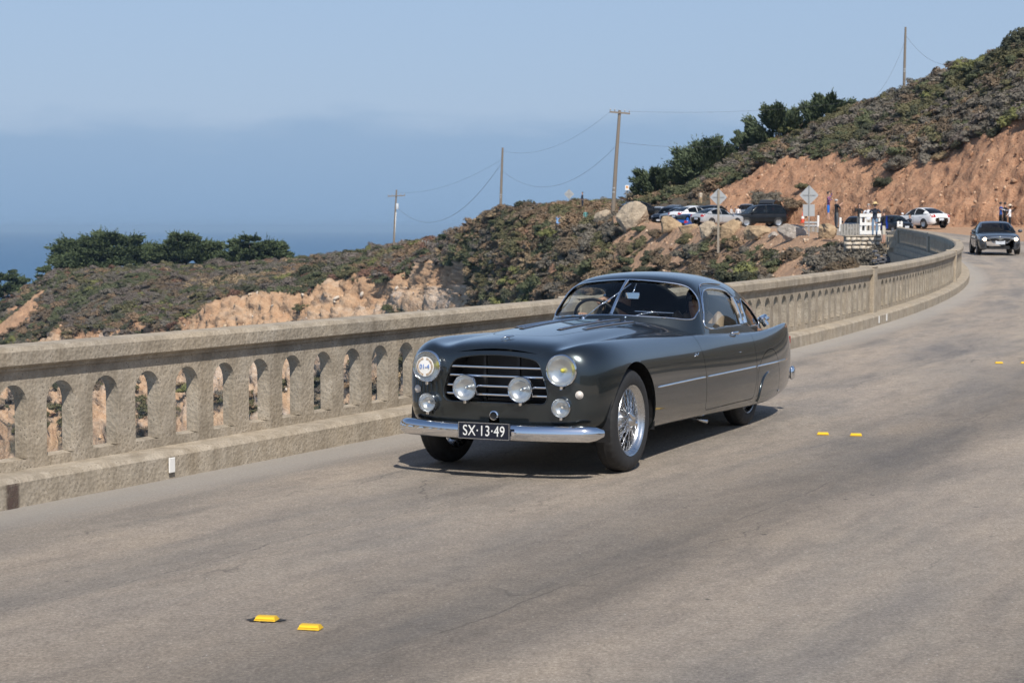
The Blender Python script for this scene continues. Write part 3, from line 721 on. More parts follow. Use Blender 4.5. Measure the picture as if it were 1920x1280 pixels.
strew('loose_stones', 'broken rock on the headland cliffs', (XX > -50) & (XX < 880) & (TTT > .9) & (TTT < 3.05), 320, (.10, .6), [(.46, .31, .19), (.50, .38, .26), (.34, .22, .13), (.50, .43, .35)], 23)
# ------------------------------------------------------------------ trees and single bushes
BARK = plain('grey_bark', (.13, .10, .08), .9, scale=5, bump=.5)
TWIG = plain('dry_twigs', (.16, .13, .11), .9)
_lm = {}
def lmat(key):
    if key not in _lm: _lm[key] = leaf_mat('leaves_'+key, False, PAL[key] if key in PAL else {'cypress': (.046, .062, .030), 'cypress_blue': (.050, .066, .038)}[key])
    return _lm[key]
def add_leaf_mesh(name, V, Q, mat, parent, core=None):
    me = np_mesh(name, V, Q); return link(name, me, mat, parent)
def cypress(label, base, w, h, seed, key='cypress', lean=0.0, pads=46, leaf=.30, group=None, spiky=0.0, low=.12):
    """wind-shaped cypress: short trunk, spreading limbs, flat pads of foliage with gaps between them"""
    r = np.random.RandomState(seed); t = tag(empty('cypress_tree', base), label, 'tree', group)
    limbs = MB(); limbs.tube([(0, 0, -.8), (.1*w*lean*.3, 0, h*.18), (lean*w*.12, 0, h*.42)], [h*.045, h*.035, h*.02], 8)
    cens = []; rad = []; dirs = []
    for k in range(pads):
        a = r.uniform(0, 2*math.pi); u = math.sqrt(r.rand()); zt = low+(.97-low)*r.rand()**(.75 if low > .05 else 1.1)
        env = math.sqrt(max(.0, 1-((zt-.30)/.72)**2)) if zt > .30 else .93+.07*zt/.3
        if low < .05: zt = low+(.90*math.sqrt(max(0, 1-.94*u*u))-low)*r.rand()**.55; env = 1.0
        c = np.array([math.cos(a)*u*env*w/2+lean*w*.22*zt, math.sin(a)*u*env*w*.36, zt*h]); c += r.normal(0, .03*w, 3)*np.array([1, 1, .5])
        cens.append(c); rad.append(r.uniform(.10, .19)*w*(1.15-.45*zt)*(.72 if low < .05 else 1)); d = np.array([math.cos(a)*.8+lean, math.sin(a)*.8, .45+spiky]); dirs.append(d/np.linalg.norm(d))
        if k % 3 == 0: limbs.tube([(0, 0, h*.12), tuple(c*np.array([.45, .45, .55])), tuple(c*np.array([.92, .92, .94]))], [h*.016, h*.011, h*.004], 5)
    limbs.build('trunk', BARK, t, True)
    V = []; Q = []; off = 0
    for c, rd, d in zip(cens, rad, dirs):
        k = int((150*(rd/(.14*w))**1.3+60)*2.2); v = r.normal(0, 1, (k, 3)); v /= np.linalg.norm(v, axis=1, keepdims=True); v *= (r.rand(k, 1)**.42)
        p = c+v*np.array([rd, rd, rd*(.32+spiky*.4)])*(1-.35*spiky)+(d*rd*.6)*(r.rand(k, 1)-.3)*(1+spiky*3.2)
        axis = v*np.array([1, 1, .3])+d*(.9+spiky*1.6)+r.normal(0, .35, (k, 3)); axis /= np.linalg.norm(axis, axis=1, keepdims=True)
        side = np.cross(axis, r.normal(0, 1, (k, 3))); side /= np.linalg.norm(side, axis=1, keepdims=True)
        s = (leaf*.62*r.uniform(.55, 1.25, k))[:, None]
        q = np.stack([p-axis*s*.7, p-side*s*.34+axis*s*.1, p+axis*s*1.05, p+side*s*.34+axis*s*.1], 1); V.append(q.reshape(-1, 3)); Q.append(np.arange(k*4).reshape(-1, 4)+off); off += k*4
        for _s in range(7 if spiky else 4):
            sd_ = d*(1+spiky)+r.normal(0, .45, 3); sd_ /= np.linalg.norm(sd_); L_ = rd*r.uniform(.9, 1.5+spiky*.9); kk = 9
            tt = np.linspace(.25, 1, kk)[:, None]; pc = c+sd_*L_*tt+r.normal(0, .05*rd, (kk, 3)); ax = sd_+r.normal(0, .4, (kk, 3)); ax /= np.linalg.norm(ax, axis=1, keepdims=True)
            sv_ = np.cross(ax, r.normal(0, 1, (kk, 3))); sv_ /= np.linalg.norm(sv_, axis=1, keepdims=True); s2 = leaf*.62*(1.15-.55*tt)
            V.append(np.stack([pc-ax*s2*.8, pc-sv_*s2*.3, pc+ax*s2*1.2, pc+sv_*s2*.3], 1).reshape(-1, 3)); Q.append(np.arange(kk*4).reshape(-1, 4)+off); off += kk*4
        # dense heart of the pad
        u_ = np.array([(math.cos(x)*math.cos(y), math.sin(x)*math.cos(y), math.sin(y)) for y in (-1.2, -.4, .4, 1.2) for x in np.arange(7)*2*math.pi/7])
        V.append(c+u_*np.array([rd, rd, rd*.30])*(.58-.2*spiky)); Q.append(grid_quads(4, 7, True)+off); off += 28
    add_leaf_mesh('crown', np.concatenate(V), np.concatenate(Q), lmat(key), t); return t
def px_tree(x0, x1, ytop, ybase, D, **k):
    b = at((x0+x1)/2, ybase, D); w_ = (x1-x0)/FPX*D; h_ = (ybase-ytop)/FPX*D
    return dict(base=b, w=w_, h=h_, **k)
for lab, kw in (
  ('broad dark cypress at the left end of the headland grove', px_tree(108, 300, 430, 505, 428, seed=3, pads=120, leaf=.85, lean=-.05, low=.02)),
  ('layered dark cypress in the middle of the headland grove', px_tree(270, 425, 433, 504, 424, seed=8, pads=92, leaf=.80, low=.02)),
  ('rounded dark cypress at the seaward right end of the grove', px_tree(405, 540, 437, 500, 420, seed=13, pads=86, leaf=.78, lean=.08, low=.02)),
  ('low spreading cypress joining two grove trees above the dead bush', px_tree(352, 425, 462, 502, 426, seed=17, pads=26, leaf=.75, low=.02)),
  ('low dark cypress at the photo left edge beyond the headland slope', px_tree(-50, 66, 494, 566, 470, seed=19, pads=44, leaf=.85, low=0.0)),
  ('low dark cypress running up to the big grove tree', px_tree(36, 134, 494, 560, 462, seed=23, pads=40, leaf=.82, low=0.0)),
  ):
    cypress(lab, key='cypress', **kw)
for lab, kw in (
  ('feathery young cypress above the parked cars at the foot of the hill skyline', px_tree(1180, 1282, 326, 378, 219, seed=31, pads=26, leaf=.42, lean=-.35, spiky=.55)),
  ('dense wind-combed cypress on the skyline left of the cut bank', px_tree(1262, 1402, 276, 356, 216, seed=37, pads=42, leaf=.45, lean=-.30, spiky=.55)),
  ('thin spiky cypress top breaking the skyline mid hill', px_tree(1376, 1432, 246, 300, 215, seed=41, pads=18, leaf=.42, lean=-.25, spiky=.8)),
  ('spiky wind-swept cypress bush on the skyline above the dirt bank', px_tree(1408, 1532, 214, 282, 213, seed=43, pads=28, leaf=.45, lean=-.35, spiky=.7)),
  ('flat-topped wind-swept bush highest on the skyline', px_tree(1508, 1606, 190, 232, 211, seed=47, pads=20, leaf=.42, lean=.35, spiky=.6)),
  ('small round dark bush on the spur skyline by the fence', px_tree(842, 872, 431, 452, 262, seed=51, pads=12, leaf=.4)),
  ('tiny dark bush left of its neighbour on the spur skyline', px_tree(822, 842, 440, 453, 266, seed=53, pads=8, leaf=.36)),
  ):
    cypress(lab, key='cypress_blue', **kw)
def bush(label, x, y, wpx, key, seed, D=None, tall=.7, key2=None, stems=5, name='shrub'):
    p = hit(x, y) if D is None else at(x, y, D); w_ = wpx/FPX*p.y/2; r = np.random.RandomState(seed)
    t = tag(empty(name, p-Vector((0, 0, w_*.12))), label, 'shrub'); v, q = shrub_proto(seed*7+1, 4200, tall, 24, .032, 1.5, .35)
    cut = v[:, 2] > (.36*tall+.10) if key2 else np.zeros(len(v), bool)
    fm = cut[q].any(1); v = v*w_*1.05
    add_leaf_mesh('foliage', v, q[~fm], lmat(key), t)
    if key2: add_leaf_mesh('foliage', v, q[fm], lmat(key2), t)
    m = MB()
    for k in range(stems):
        a = r.uniform(0, 6.28); d = Vector((math.cos(a), math.sin(a), 0))*w_*.45; m.tube([(0, 0, -w_*.2), tuple(d*.4+Vector((0, 0, w_*.2))), tuple(d+Vector((0, 0, w_*tall*.55)))], [w_*.03, w_*.022, w_*.008], 5)
    m.build('stem', TWIG, t); return t
for a in (
  ('bright lime-green bush glowing on the brown spur', 1040, 440, 62, 'lime', 2),
  ('dark green rounded bush beside the large tilted boulder', 1203, 430, 46, 'green', 3),
  ('tawny brown bush right of the tilted boulder', 1236, 440, 50, 'brown', 4),
  ('olive bush in front of the two low boulders', 1288, 452, 56, 'olive', 5),
  ('small dark bush at the foot of the wooden sign post', 1328, 455, 34, 'dark', 6),
  ('olive bush right of the wooden sign post', 1375, 455, 52, 'olive', 7),
  ('brown low bush in front of the wide pale boulder', 1412, 446, 44, 'brown', 8),
  ('grey-brown bush below the sandy gap', 1300, 478, 95, 'grey', 9),
  ('brown-green bush left of the biggest roadside bush', 1318, 520, 96, 'brown', 10),
  ('mid-brown bush straggling above the coupe roof', 1250, 492, 78, 'brown', 12),
  ('dark straggly bush on the orange dirt beside the stone wall', 1590, 505, 84, 'brown', 13),
  ('small olive bush below the roadside boulder', 1560, 462, 40, 'dark', 14),
  ('grey bush clinging to the crumbling dirt edge', 1490, 482, 62, 'brown', 15),
  ('little green bush on the dirt near the parapet post', 1510, 520, 30, 'green', 16),
  ('dark green bush growing from the orange cliff face', 730, 578, 34, 'green', 18),
  ('olive drooping bush hanging over the cliff left of the dark green one', 566, 578, 40, 'olive', 19),
  ('olive mat of brush on the spur below the path', 985, 470, 110, 'olive', 20),
  ('green brush patch on the lower spur behind the windscreen', 1010, 545, 120, 'green', 21),
  ('brown brush mound mid spur', 1090, 470, 110, 'brown', 22),
  ('green brush mound right of centre on the spur', 1120, 510, 120, 'green', 24),
  ('brown brush mound above the coupe roof', 1180, 470, 90, 'brown', 25),
  ('grey shrub under the turnout edge', 1160, 440, 70, 'grey', 26),
  ('tall pale grass tuft overhanging the cut bank', 1768, 296, 58, 'tan', 27),
  ('olive shrub standing on the dirt slope left of the diamond sign', 1508, 352, 40, 'olive', 28),
  ('grey-brown thicket at the foot of the bank behind the black car', 1440, 378, 92, 'grey', 29),
  ('dark thicket beside the diamond sign at the bank foot', 1490, 385, 70, 'brown', 30),
  ('grey bush overhanging the bank in shadow', 1690, 310, 86, 'grey', 31),
  ('dark brush tongue running down the bank', 1660, 345, 60, 'dark', 32),
  ('olive bush on the brow above the bank', 1590, 262, 60, 'olive', 33),
  ('bare grey dead bush among the headland cypresses', 412, 497, 56, 'mauve', 34),
  ('low bare grey bush right of the dead one in the grove', 448, 499, 42, 'mauve', 35),
  ): bush(*a)
bush('largest green bush below the sign post, yellow-green on top', 1400, 528, 150, 'dark', 11, tall=.8, key2='lime', stems=9)
# ------------------------------------------------------------------ vehicle materials
def paint(name, col, metallic=.35, rough=.32, flake=True):
    n = NT(name); c = n.co('Object'); z = n.noise(c, 900, 2); d = n.noise(c, 2.2, 5)
    base = n.mix(z, tuple(x*.86 for x in col), tuple(min(1, x*1.16) for x in col)) if flake else n.mix(d, tuple(x*.96 for x in col), col)
    return n.fin(base, n.mr(d, .3, .7, rough*.94, rough*1.06), None, metallic, Coat_Weight=1.0, Coat_Roughness=n.mr(d, .3, .7, .025, .06), Coat_IOR=1.5)
PAINT = paint('graphite_paint', (.046, .056, .060), .84, .23)
n = NT('chrome'); c = n.co('Object'); CHROME = n.fin((.80, .81, .83), n.mr(n.noise(c, 30, 3), .3, .7, .04, .09), None, 1.0)
n = NT('brushed_steel'); c = n.co('Object'); STEEL = n.fin((.62, .63, .64), n.mr(n.noise(c, 30, 3), .3, .7, .22, .34), None, 1.0)
n = NT('lamp_reflector'); c = n.co('Object'); REFLECTOR = n.fin(n.mix(n.noise(c, 8, 3), (.62, .64, .65), (.74, .75, .76)), .24, None, .85)
TYRE = plain('tyre_rubber', (.018, .018, .019), .72, var=.25, scale=9)
BLACK = plain('black_trim', (.010, .010, .011), .5)
DARKIN = plain('dark_interior', (.022, .020, .019), .8)
LEATHER = plain('tan_leather', (.30, .205, .125), .55, scale=14, bump=.2)
HEADLIN = plain('headlining', (.20, .17, .14), .85)
def glass(name, tint=(.86, .90, .90), refl=1.0):
    n = NT(name); t = n.n('ShaderNodeBsdfTransparent'); t.inputs[0].default_value = tint+(1,)
    g = n.n('ShaderNodeBsdfGlossy'); g.inputs['Roughness'].default_value = .012; g.inputs[0].default_value = (refl, refl, refl, 1)
    f = n.n('ShaderNodeLayerWeight'); f.inputs[0].default_value = .5                # Schlick, the same from both sides of the sheet
    w_ = n.noise(n.co('Object'), 1.5, 2); k = n.math('ADD', n.mr(w_, .3, .7, .036, .044), n.math('MULTIPLY', n.math('POWER', f.outputs['Facing'], 5.0), .9))
    m = n.n('ShaderNodeMixShader'); n.t.links.new(k, m.inputs[0]); n.t.links.new(t.outputs[0], m.inputs[1]); n.t.links.new(g.outputs[0], m.inputs[2])
    n.t.links.new(m.outputs[0], n.out.inputs[0]); return n.mat
GLASS = glass('window_glass'); GLASS_D = glass('dark_window_glass', (.22, .25, .25)); LENS = glass('lens_glass', (.93, .94, .93))
YELLOW_L = plain('yellow_bulb', (.62, .55, .06), .3); AMBERW = plain('frosted_lens', (.60, .55, .50), .25)
RED_L = plain('red_lens', (.35, .012, .012), .15); WHITE_P = plain('white_paint', (.72, .72, .70), .5)

# ------------------------------------------------------------------ smooth surfaces
def bbasis(n, m):
    """m samples of n clamped uniform cubic B-spline functions"""
    k = 3; kn = np.concatenate([np.zeros(k), np.linspace(0, 1, n-k+1), np.ones(k)]); u = np.linspace(0, 1, m); u[-1] -= 1e-9
    N = np.array([(kn[i] <= u) & (u < kn[i+1]) for i in range(len(kn)-1)], float)
    for d in range(1, k+1):
        M = np.zeros((len(kn)-1-d, m))
        for i in range(len(kn)-1-d):
            a = kn[i+d]-kn[i]; b = kn[i+d+1]-kn[i+1]
            if a > 0: M[i] += (u-kn[i])/a*N[i]
            if b > 0: M[i] += (kn[i+d+1]-u)/b*N[i+1]
        N = M
    return N.T
def loft(net, mu, mv):
    net = np.asarray(net, float); return np.einsum('ui,ijk,vj->uvk', bbasis(net.shape[0], mu), net, bbasis(net.shape[1], mv))
def mirror_net(half):
    """half sections run from the near sill (y>0) to the centre line (y=0)"""
    h = np.asarray(half, float); m = h[:, -2::-1].copy(); m[..., 1] *= -1; return np.concatenate([h, m], 1)
def surf_normals(g):
    n = np.cross(np.gradient(g, axis=0), np.gradient(g, axis=1)); return n/(np.linalg.norm(n, axis=2, keepdims=True)+1e-12)
def shell_mesh(name, g, th, flip=1.0):
    """closed shell: outer grid g and an inner copy th behind it"""
    nu, nv = g.shape[:2]; n = surf_normals(g); c0 = n[nu//2, nv//2]; flip = 1.0 if c0[2] > 0 else -1.0; n = n*flip; inner = g-n*th
    q = grid_quads(nu, nv); k = nu*nv; V = np.concatenate([g.reshape(-1, 3), inner.reshape(-1, 3)]); rim = []
    loop = [(i, 0) for i in range(nu)]+[(nu-1, j) for j in range(1, nv)]+[(i, nv-1) for i in range(nu-2, -1, -1)]+[(0, j) for j in range(nv-2, 0, -1)]
    for a, b in zip(loop, loop[1:]+loop[:1]):
        x, y = a[0]*nv+a[1], b[0]*nv+b[1]; rim.append((x, x+k, y+k, y) if flip > 0 else (y, y+k, x+k, x))
    qo = q if flip > 0 else q[:, ::-1]
    return np_mesh(name, V, np.concatenate([qo, qo[:, ::-1]+k, np.array(rim)]))
def prism(mb, outline, axis, lo, hi):
    """outline: 2-D points; axis 'y': (x,z) extruded in y; 'x': (y,z) in x; 'z': (x,y) in z"""
    f3 = {'y': lambda a, b, t: (a, t, b), 'x': lambda a, b, t: (t, a, b), 'z': lambda a, b, t: (a, b, t)}[axis]; k = len(outline)
    v = [f3(a, b, lo) for a, b in outline]+[f3(a, b, hi) for a, b in outline]
    fs = [tuple(range(k))[::-1], tuple(range(k, 2*k))]+[(i, (i+1) % k, k+(i+1) % k, k+i) for i in range(k)]
    mb.add(v, fs)
def clean(me):
    bm = bmesh.new(); bm.from_mesh(me); bmesh.ops.recalc_face_normals(bm, faces=bm.faces[:]); bm.to_mesh(me); bm.free(); return me
def boolean(me, cutter, op):
    a = bpy.data.objects.new('a', me); c = bpy.data.objects.new('c', clean(mesh('c', cutter.v, cutter.f))); COL.objects.link(a); COL.objects.link(c)
    m = a.modifiers.new('b', 'BOOLEAN'); m.object = c; m.operation = op; m.solver = 'EXACT'
    dg = bpy.context.evaluated_depsgraph_get(); r = bpy.data.meshes.new_from_object(a.evaluated_get(dg))
    bpy.data.objects.remove(a); bpy.data.objects.remove(c); return r
def split_y(me):
    """left and right halves of a mesh made of two pieces"""
    out = []
    for sgn in (1, -1):
        bm = bmesh.new(); bm.from_mesh(me)
        bmesh.ops.delete(bm, geom=[v for v in bm.verts if v.co.y*sgn < 0], context='VERTS'); r = bpy.data.meshes.new('half'); bm.to_mesh(r); bm.free(); out.append(r)
    return out
def round_poly(pts, r=.03, n=5):
    out = []; k = len(pts)
    for i in range(k):
        p = Vector(pts[i]).to_2d(); a = Vector(pts[i-1]).to_2d(); b = Vector(pts[(i+1) % k]).to_2d()
        da = (a-p); db = (b-p); q = min(r, da.length*.48, db.length*.48); s0 = p+da.normalized()*q; s1 = p+db.normalized()*q
        for t in np.linspace(0, 1, n): out.append(tuple((1-t)**2*s0+2*t*(1-t)*p+t*t*s1))
    return out
def spline2(pts, m, closed=True):
    """Catmull-Rom through 2-D or 3-D points"""
    P = np.array(pts, float); k = len(P); out = []
    for i in range(k if closed else k-1):
        p0, p1, p2, p3 = (P[(i-1) % k], P[i], P[(i+1) % k], P[(i+2) % k]) if closed else (P[max(i-1, 0)], P[i], P[i+1], P[min(i+2, k-1)])
        for t in np.linspace(0, 1, m, endpoint=False): out.append(.5*((2*p1)+(-p0+p2)*t+(2*p0-5*p1+4*p2-p3)*t*t+(-p0+3*p1-3*p2+p3)*t**3))
    if not closed: out.append(P[-1])
    return [tuple(q) for q in out]

# ------------------------------------------------------------------ the dark grey coupe
CU = Vector((-.40428, -.91463, 0)); CO = Vector((.15889, 13.2976, 0))
car = tag(empty('vintage_coupe', CO, math.atan2(CU.y, CU.x)), 'dark grey vintage fastback coupe with wire wheels and chrome bumper driving along the bridge', 'car')
_t = {  # stations along the car (x forward, front axle at 0)
 'x':  [.700, .697, .685, .655, .58, .44, .22, 0, -.3, -.7, -1.1, -1.5, -1.9, -2.4, -2.9, -3.3, -3.7, -4.1, -4.38, -4.54, -4.63, -4.66],
 'W':  [.04, .28, .50, .635, .72, .778, .806, .81, .804, .797, .793, .793, .797, .803, .805, .805, .797, .778, .752, .72, .62, .10],
 'zb': [.38, .38, .375, .37, .36, .34, .30, .275, .26, .255, .245, .235, .225, .21, .195, .185, .185, .20, .225, .26, .31, .34],
 'zc': [.43, .62, .80, .885, .932, .955, .960, .958, .952, .942, .930, .912, .895, .868, .848, .838, .842, .862, .880, .862, .70, .38],
 'cf': [.70, .70, .72, .75, .765, .775, .78, .78, .785, .79, .80, .83, .87, .89, .895, .90, .905, .915, .92, .92, .8, .7],
 'dv': [.0, .0, .0, -.006, -.022, -.042, -.048, -.046, -.036, -.022, -.004, .0, .0, -.005, -.01, -.03, -.06, -.10, -.13, -.14, -.08, 0],
 'ze': [.43, .63, .81, .893, .936, .957, .966, .978, .990, .998, 1.002, 1.0, .965, .88, .85, .83, .79, .74, .67, .58, .48, .38],
 'zm': [.43, .63, .815, .903, .950, .976, .990, 1.003, 1.018, 1.028, 1.034, 1.03, .97, .88, .85, .83, .79, .74, .67, .58, .48, .38],
}
half = []
for i, x in enumerate(_t['x']):
    W, zb, zc, cf, dv, ze, zm = (_t[k][i] for k in ('W', 'zb', 'zc', 'cf', 'dv', 'ze', 'zm'))
    H = zc-zb; yc = W*cf; ye = min(.36, yc*.6); yv = (yc+ye)/2
    half.append([(x, W*.86, zb-.005), (x, W*.965, zb), (x, W*.992, zb+H*.24), (x, W, zb+H*.46), (x, W*.995, zb+H*.64), (x, W*.972, zb+H*.82),
                 (x, (W*.985+yc)/2, zb+H*.955), (x, yc, zc+.004), (x, (yc+yv)/2, zc+dv*.4), (x, yv, (zc+ze)/2+dv), (x, (yv+ye)/2, (zc+3*ze)/4+dv*.55),
                 (x, ye, ze), (x, ye*.5, (ze+3*zm)/4), (x, 0, zm)])
G = loft(mirror_net(half), 190, 108)
def flat_front(g):
    return g
S = shell_mesh('coupe_body', G, .012, -1.0)
def chk(me):
    bm = bmesh.new(); bm.from_mesh(me); v = bm.calc_volume(signed=True); bm.free(); return v
if chk(S) < 0: S.flip_normals()
grille_o = round_poly([(-.385, .53), (.385, .53), (.405, .60), (.37, .72), (.33, .83), (.18, .858), (0, .866), (-.18, .858), (-.33, .83), (-.37, .72), (-.405, .60)], .06, 4)
scoop_o = [(t, .877+.016*math.cos(t/.31*math.pi/2)) for t in np.linspace(-.31, .31, 17)]+[(t, .878+.030*math.cos(t/.31*math.pi/2)) for t in np.linspace(.295, -.295, 16)]
c1 = MB(); AR = .445
for sg in (1, -1):
    ring = [(AR*math.cos(a)-.012, .35+AR*math.sin(a)) for a in np.linspace(0, math.pi, 28)]+[(-AR-.012, .0), (AR-.012, .0)]
    prism(c1, ring, 'y', *(sorted((sg*.42, sg*1.0))))
prism(c1, grille_o, 'x', .45, .90); prism(c1, scoop_o, 'x', .50, .90)
cab_o = [(-2.02, -.54), (-1.86, -.35), (-1.74, 0), (-1.86, .35), (-2.02, .54), (-2.2, .62), (-2.9, .62), (-3.3, .58), (-3.8, .48), (-3.9, 0), (-3.8, -.48), (-3.3, -.58), (-2.9, -.62), (-2.2, -.62)]
prism(c1, cab_o, 'z', .72, 1.3)
S = boolean(S, c1, 'DIFFERENCE')
def inset(poly, d):
    P = [Vector(p) for p in poly]; k = len(P); ar = sum(P[i].x*P[(i+1) % k].y-P[(i+1) % k].x*P[i].y for i in range(k)); s = 1 if ar > 0 else -1; out = []
    for i in range(k):
        a = (P[i]-P[i-1]).normalized(); b = (P[(i+1) % k]-P[i]).normalized(); na = Vector((-a.y, a.x))*s; nb = Vector((-b.y, b.x))*s; m = (na+nb)
        m = m.normalized() if m.length > 1e-6 else na; out.append(tuple(P[i]+m*d/max(.35, m.dot(na))))
    return out
def panel_cut(S, outline, axis, ranges, gap=.006):
    a = MB(); b = MB()
    for lo, hi in ranges: prism(a, outline, axis, lo, hi); prism(b, inset(outline, gap), axis, lo+.0005, hi-.0005)
    return boolean(S, a, 'DIFFERENCE'), boolean(S, b, 'INTERSECT')
door_o = round_poly([(-1.585, .98), (-1.60, .84), (-1.665, .60), (-1.70, .40), (-1.705, .285), (-3.03, .268), (-3.09, .42), (-3.09, .98)], .05, 4)
S, DOORS = panel_cut(S, door_o, 'y', [(.668, 1.0), (-1.0, -.668)])
hood_o = [(.30, 0), (.285, .12), (.22, .22), (.05, .275), (-.5, .335), (-1.05, .375), (-1.40, .40), (-1.42, .2), (-1.42, 0), (-1.42, -.2), (-1.40, -.40), (-1.05, -.375), (-.5, -.335), (.05, -.275), (.22, -.22), (.285, -.12)]
S, HOOD = panel_cut(S, spline2(hood_o[:6], 4, False)+hood_o[6:11]+spline2(hood_o[11:]+[hood_o[0]], 4, False)[:-1], 'z', [(.80, 1.2)])
spat_o = spline2([(-3.125, .48), (-3.20, .565), (-3.33, .632), (-3.50, .668), (-3.68, .66), (-3.82, .56), (-3.885, .42)], 5, False)+[(-3.915, .20), (-3.13, .10)]
S, SPATS = panel_cut(S, spat_o, 'y', [(.60, 1.0), (-1.0, -.60)])
def cpart(name, me, mat, parent=car, sharp=32): return link(name, me, mat, parent, True, sharp)
body = cpart('body', S, PAINT)
doors = [cpart('door', m, PAINT) for m in split_y(DOORS)]
hood = cpart('bonnet', HOOD, PAINT)
spats = [cpart('rear_spat', m, PAINT) for m in split_y(SPATS)]
GB = BVHTree.FromPolygons([Vector(p) for p in G.reshape(-1, 3)], grid_quads(*G.shape[:2]).tolist())
def on_side(x, z, sg=1, lift=0.0):
    h = GB.ray_cast(Vector((x, sg*1.3, z)), Vector((0, -sg, 0)))
    while h[0] is None: z += .02 if z < .5 else -.02; h = GB.ray_cast(Vector((x, sg*1.3, z)), Vector((0, -sg, 0)))
    p, nn = h[0], h[1]
    if nn.y*sg < 0: nn = -nn
    return p+nn*lift, nn
def on_top(x, y, lift=0.0):
    h = GB.ray_cast(Vector((x, y, 2)), Vector((0, 0, -1))); p, nn = h[0], h[1]
    if nn.z < 0: nn = -nn
    return p+nn*lift, nn
def on_front(y, z, lift=0.0):
    h = GB.ray_cast(Vector((2, y, z)), Vector((-1, 0, 0))); return h[0]+Vector((lift, 0, 0))

# cabin shell
cs = [
 [(-1.88, .70, .80), (-1.87, .68, .83), (-1.81, .645, .86), (-1.73, .56, .89), (-1.63, .40, .92), (-1.55, .2, .955), (-1.51, 0, .96)],
 [(-1.93, .70, .85), (-1.92, .672, .93), (-1.90, .64, 1.01), (-1.84, .555, 1.045), (-1.74, .40, 1.065), (-1.66, .2, 1.08), (-1.62, 0, 1.086)],
 [(-2.00, .70, .85), (-2.00, .668, .97), (-1.99, .632, 1.08), (-1.95, .55, 1.15), (-1.88, .40, 1.18), (-1.82, .2, 1.20), (-1.79, 0, 1.207)],
 [(-2.09, .70, .85), (-2.10, .664, 1.0), (-2.10, .62, 1.145), (-2.10, .55, 1.25), (-2.07, .42, 1.30), (-2.03, .21, 1.328), (-2.00, 0, 1.337)],
 [(-2.16, .70, .85), (-2.17, .662, 1.0), (-2.18, .615, 1.155), (-2.19, .545, 1.278), (-2.18, .42, 1.335), (-2.15, .21, 1.363), (-2.13, 0, 1.371)],
 [(-2.42, .70, .84), (-2.42, .66, 1.0), (-2.42, .612, 1.16), (-2.42, .545, 1.29), (-2.42, .42, 1.35), (-2.42, .21, 1.378), (-2.42, 0, 1.386)],
 [(-2.85, .69, .82), (-2.85, .65, .98), (-2.85, .602, 1.14), (-2.85, .535, 1.27), (-2.85, .41, 1.336), (-2.85, .21, 1.37), (-2.85, 0, 1.378)],
 [(-3.3, .70, .79), (-3.3, .655, .94), (-3.3, .605, 1.09), (-3.3, .53, 1.222), (-3.3, .40, 1.295), (-3.3, .20, 1.33), (-3.3, 0, 1.34)],
 [(-3.75, .68, .75), (-3.75, .635, .87), (-3.75, .58, 1.01), (-3.75, .495, 1.125), (-3.75, .37, 1.20), (-3.75, .18, 1.24), (-3.75, 0, 1.25)],
 [(-4.15, .62, .66), (-4.15, .58, .77), (-4.15, .525, .88), (-4.15, .445, .975), (-4.15, .33, 1.035), (-4.15, .155, 1.07), (-4.15, 0, 1.08)],
 [(-4.45, .50, .55), (-4.45, .47, .63), (-4.45, .43, .71), (-4.45, .36, .78), (-4.45, .24, .83), (-4.45, .12, .855), (-4.45, 0, .862)],
 [(-4.62, .30, .44), (-4.62, .28, .48), (-4.62, .26, .53), (-4.62, .22, .57), (-4.62, .16, .60), (-4.62, .08, .615), (-4.62, 0, .62)],
]
CG = loft(mirror_net(cs), 130, 96)
CS = shell_mesh('cabin', CG, .022, -1.0)
if chk(CS) < 0: CS.flip_normals()
CB = BVHTree.FromPolygons([Vector(p) for p in CG.reshape(-1, 3)], grid_quads(*CG.shape[:2]).tolist())
# glazed openings, front view (y,z) and side view (x,z)
ws_h = [(.27, 1.306), (.47, 1.272), (.565, 1.20), (.612, 1.11), (.618, 1.045), (.585, 1.008), (.40, 1.026)]
ws_o = spline2([(0, 1.322)]+ws_h+[(0, 1.045)]+[(-a, b) for a, b in ws_h[::-1]], 5)
dw_o = spline2([(-2.03, .935), (-2.06, 1.06), (-2.17, 1.19), (-2.34, 1.238), (-2.65, 1.232), (-2.93, 1.195), (-3.07, 1.115), (-3.105, 1.0), (-3.11, .915), (-2.6, .915)], 5)
qw_o = spline2([(-3.25, .90), (-3.245, 1.02), (-3.30, 1.115), (-3.42, 1.10), (-3.62, 1.015), (-3.78, .92), (-3.80, .885), (-3.55, .878)], 5)
rw_o = round_poly([(-.34, 1.10), (.34, 1.10), (.30, 1.22), (-.30, 1.22)], .05)
cc = MB(); prism(cc, ws_o, 'x', -2.30, -1.0); CS = boolean(CS, cc, 'DIFFERENCE'); cc = MB()
for sg in (1, -1):
    prism(cc, dw_o, 'y', *sorted((sg*.30, sg*1.0))); prism(cc, qw_o, 'y', *sorted((sg*.30, sg*1.0)))
cc2 = MB(); prism(cc2, [(-3.55, -.30), (-3.55, .30), (-4.0, .24), (-4.0, -.24)], 'z', .95, 1.5)
CS = boolean(CS, cc, 'DIFFERENCE'); CS = boolean(CS, cc2, 'DIFFERENCE')
cabin = cpart('roof', CS, PAINT)
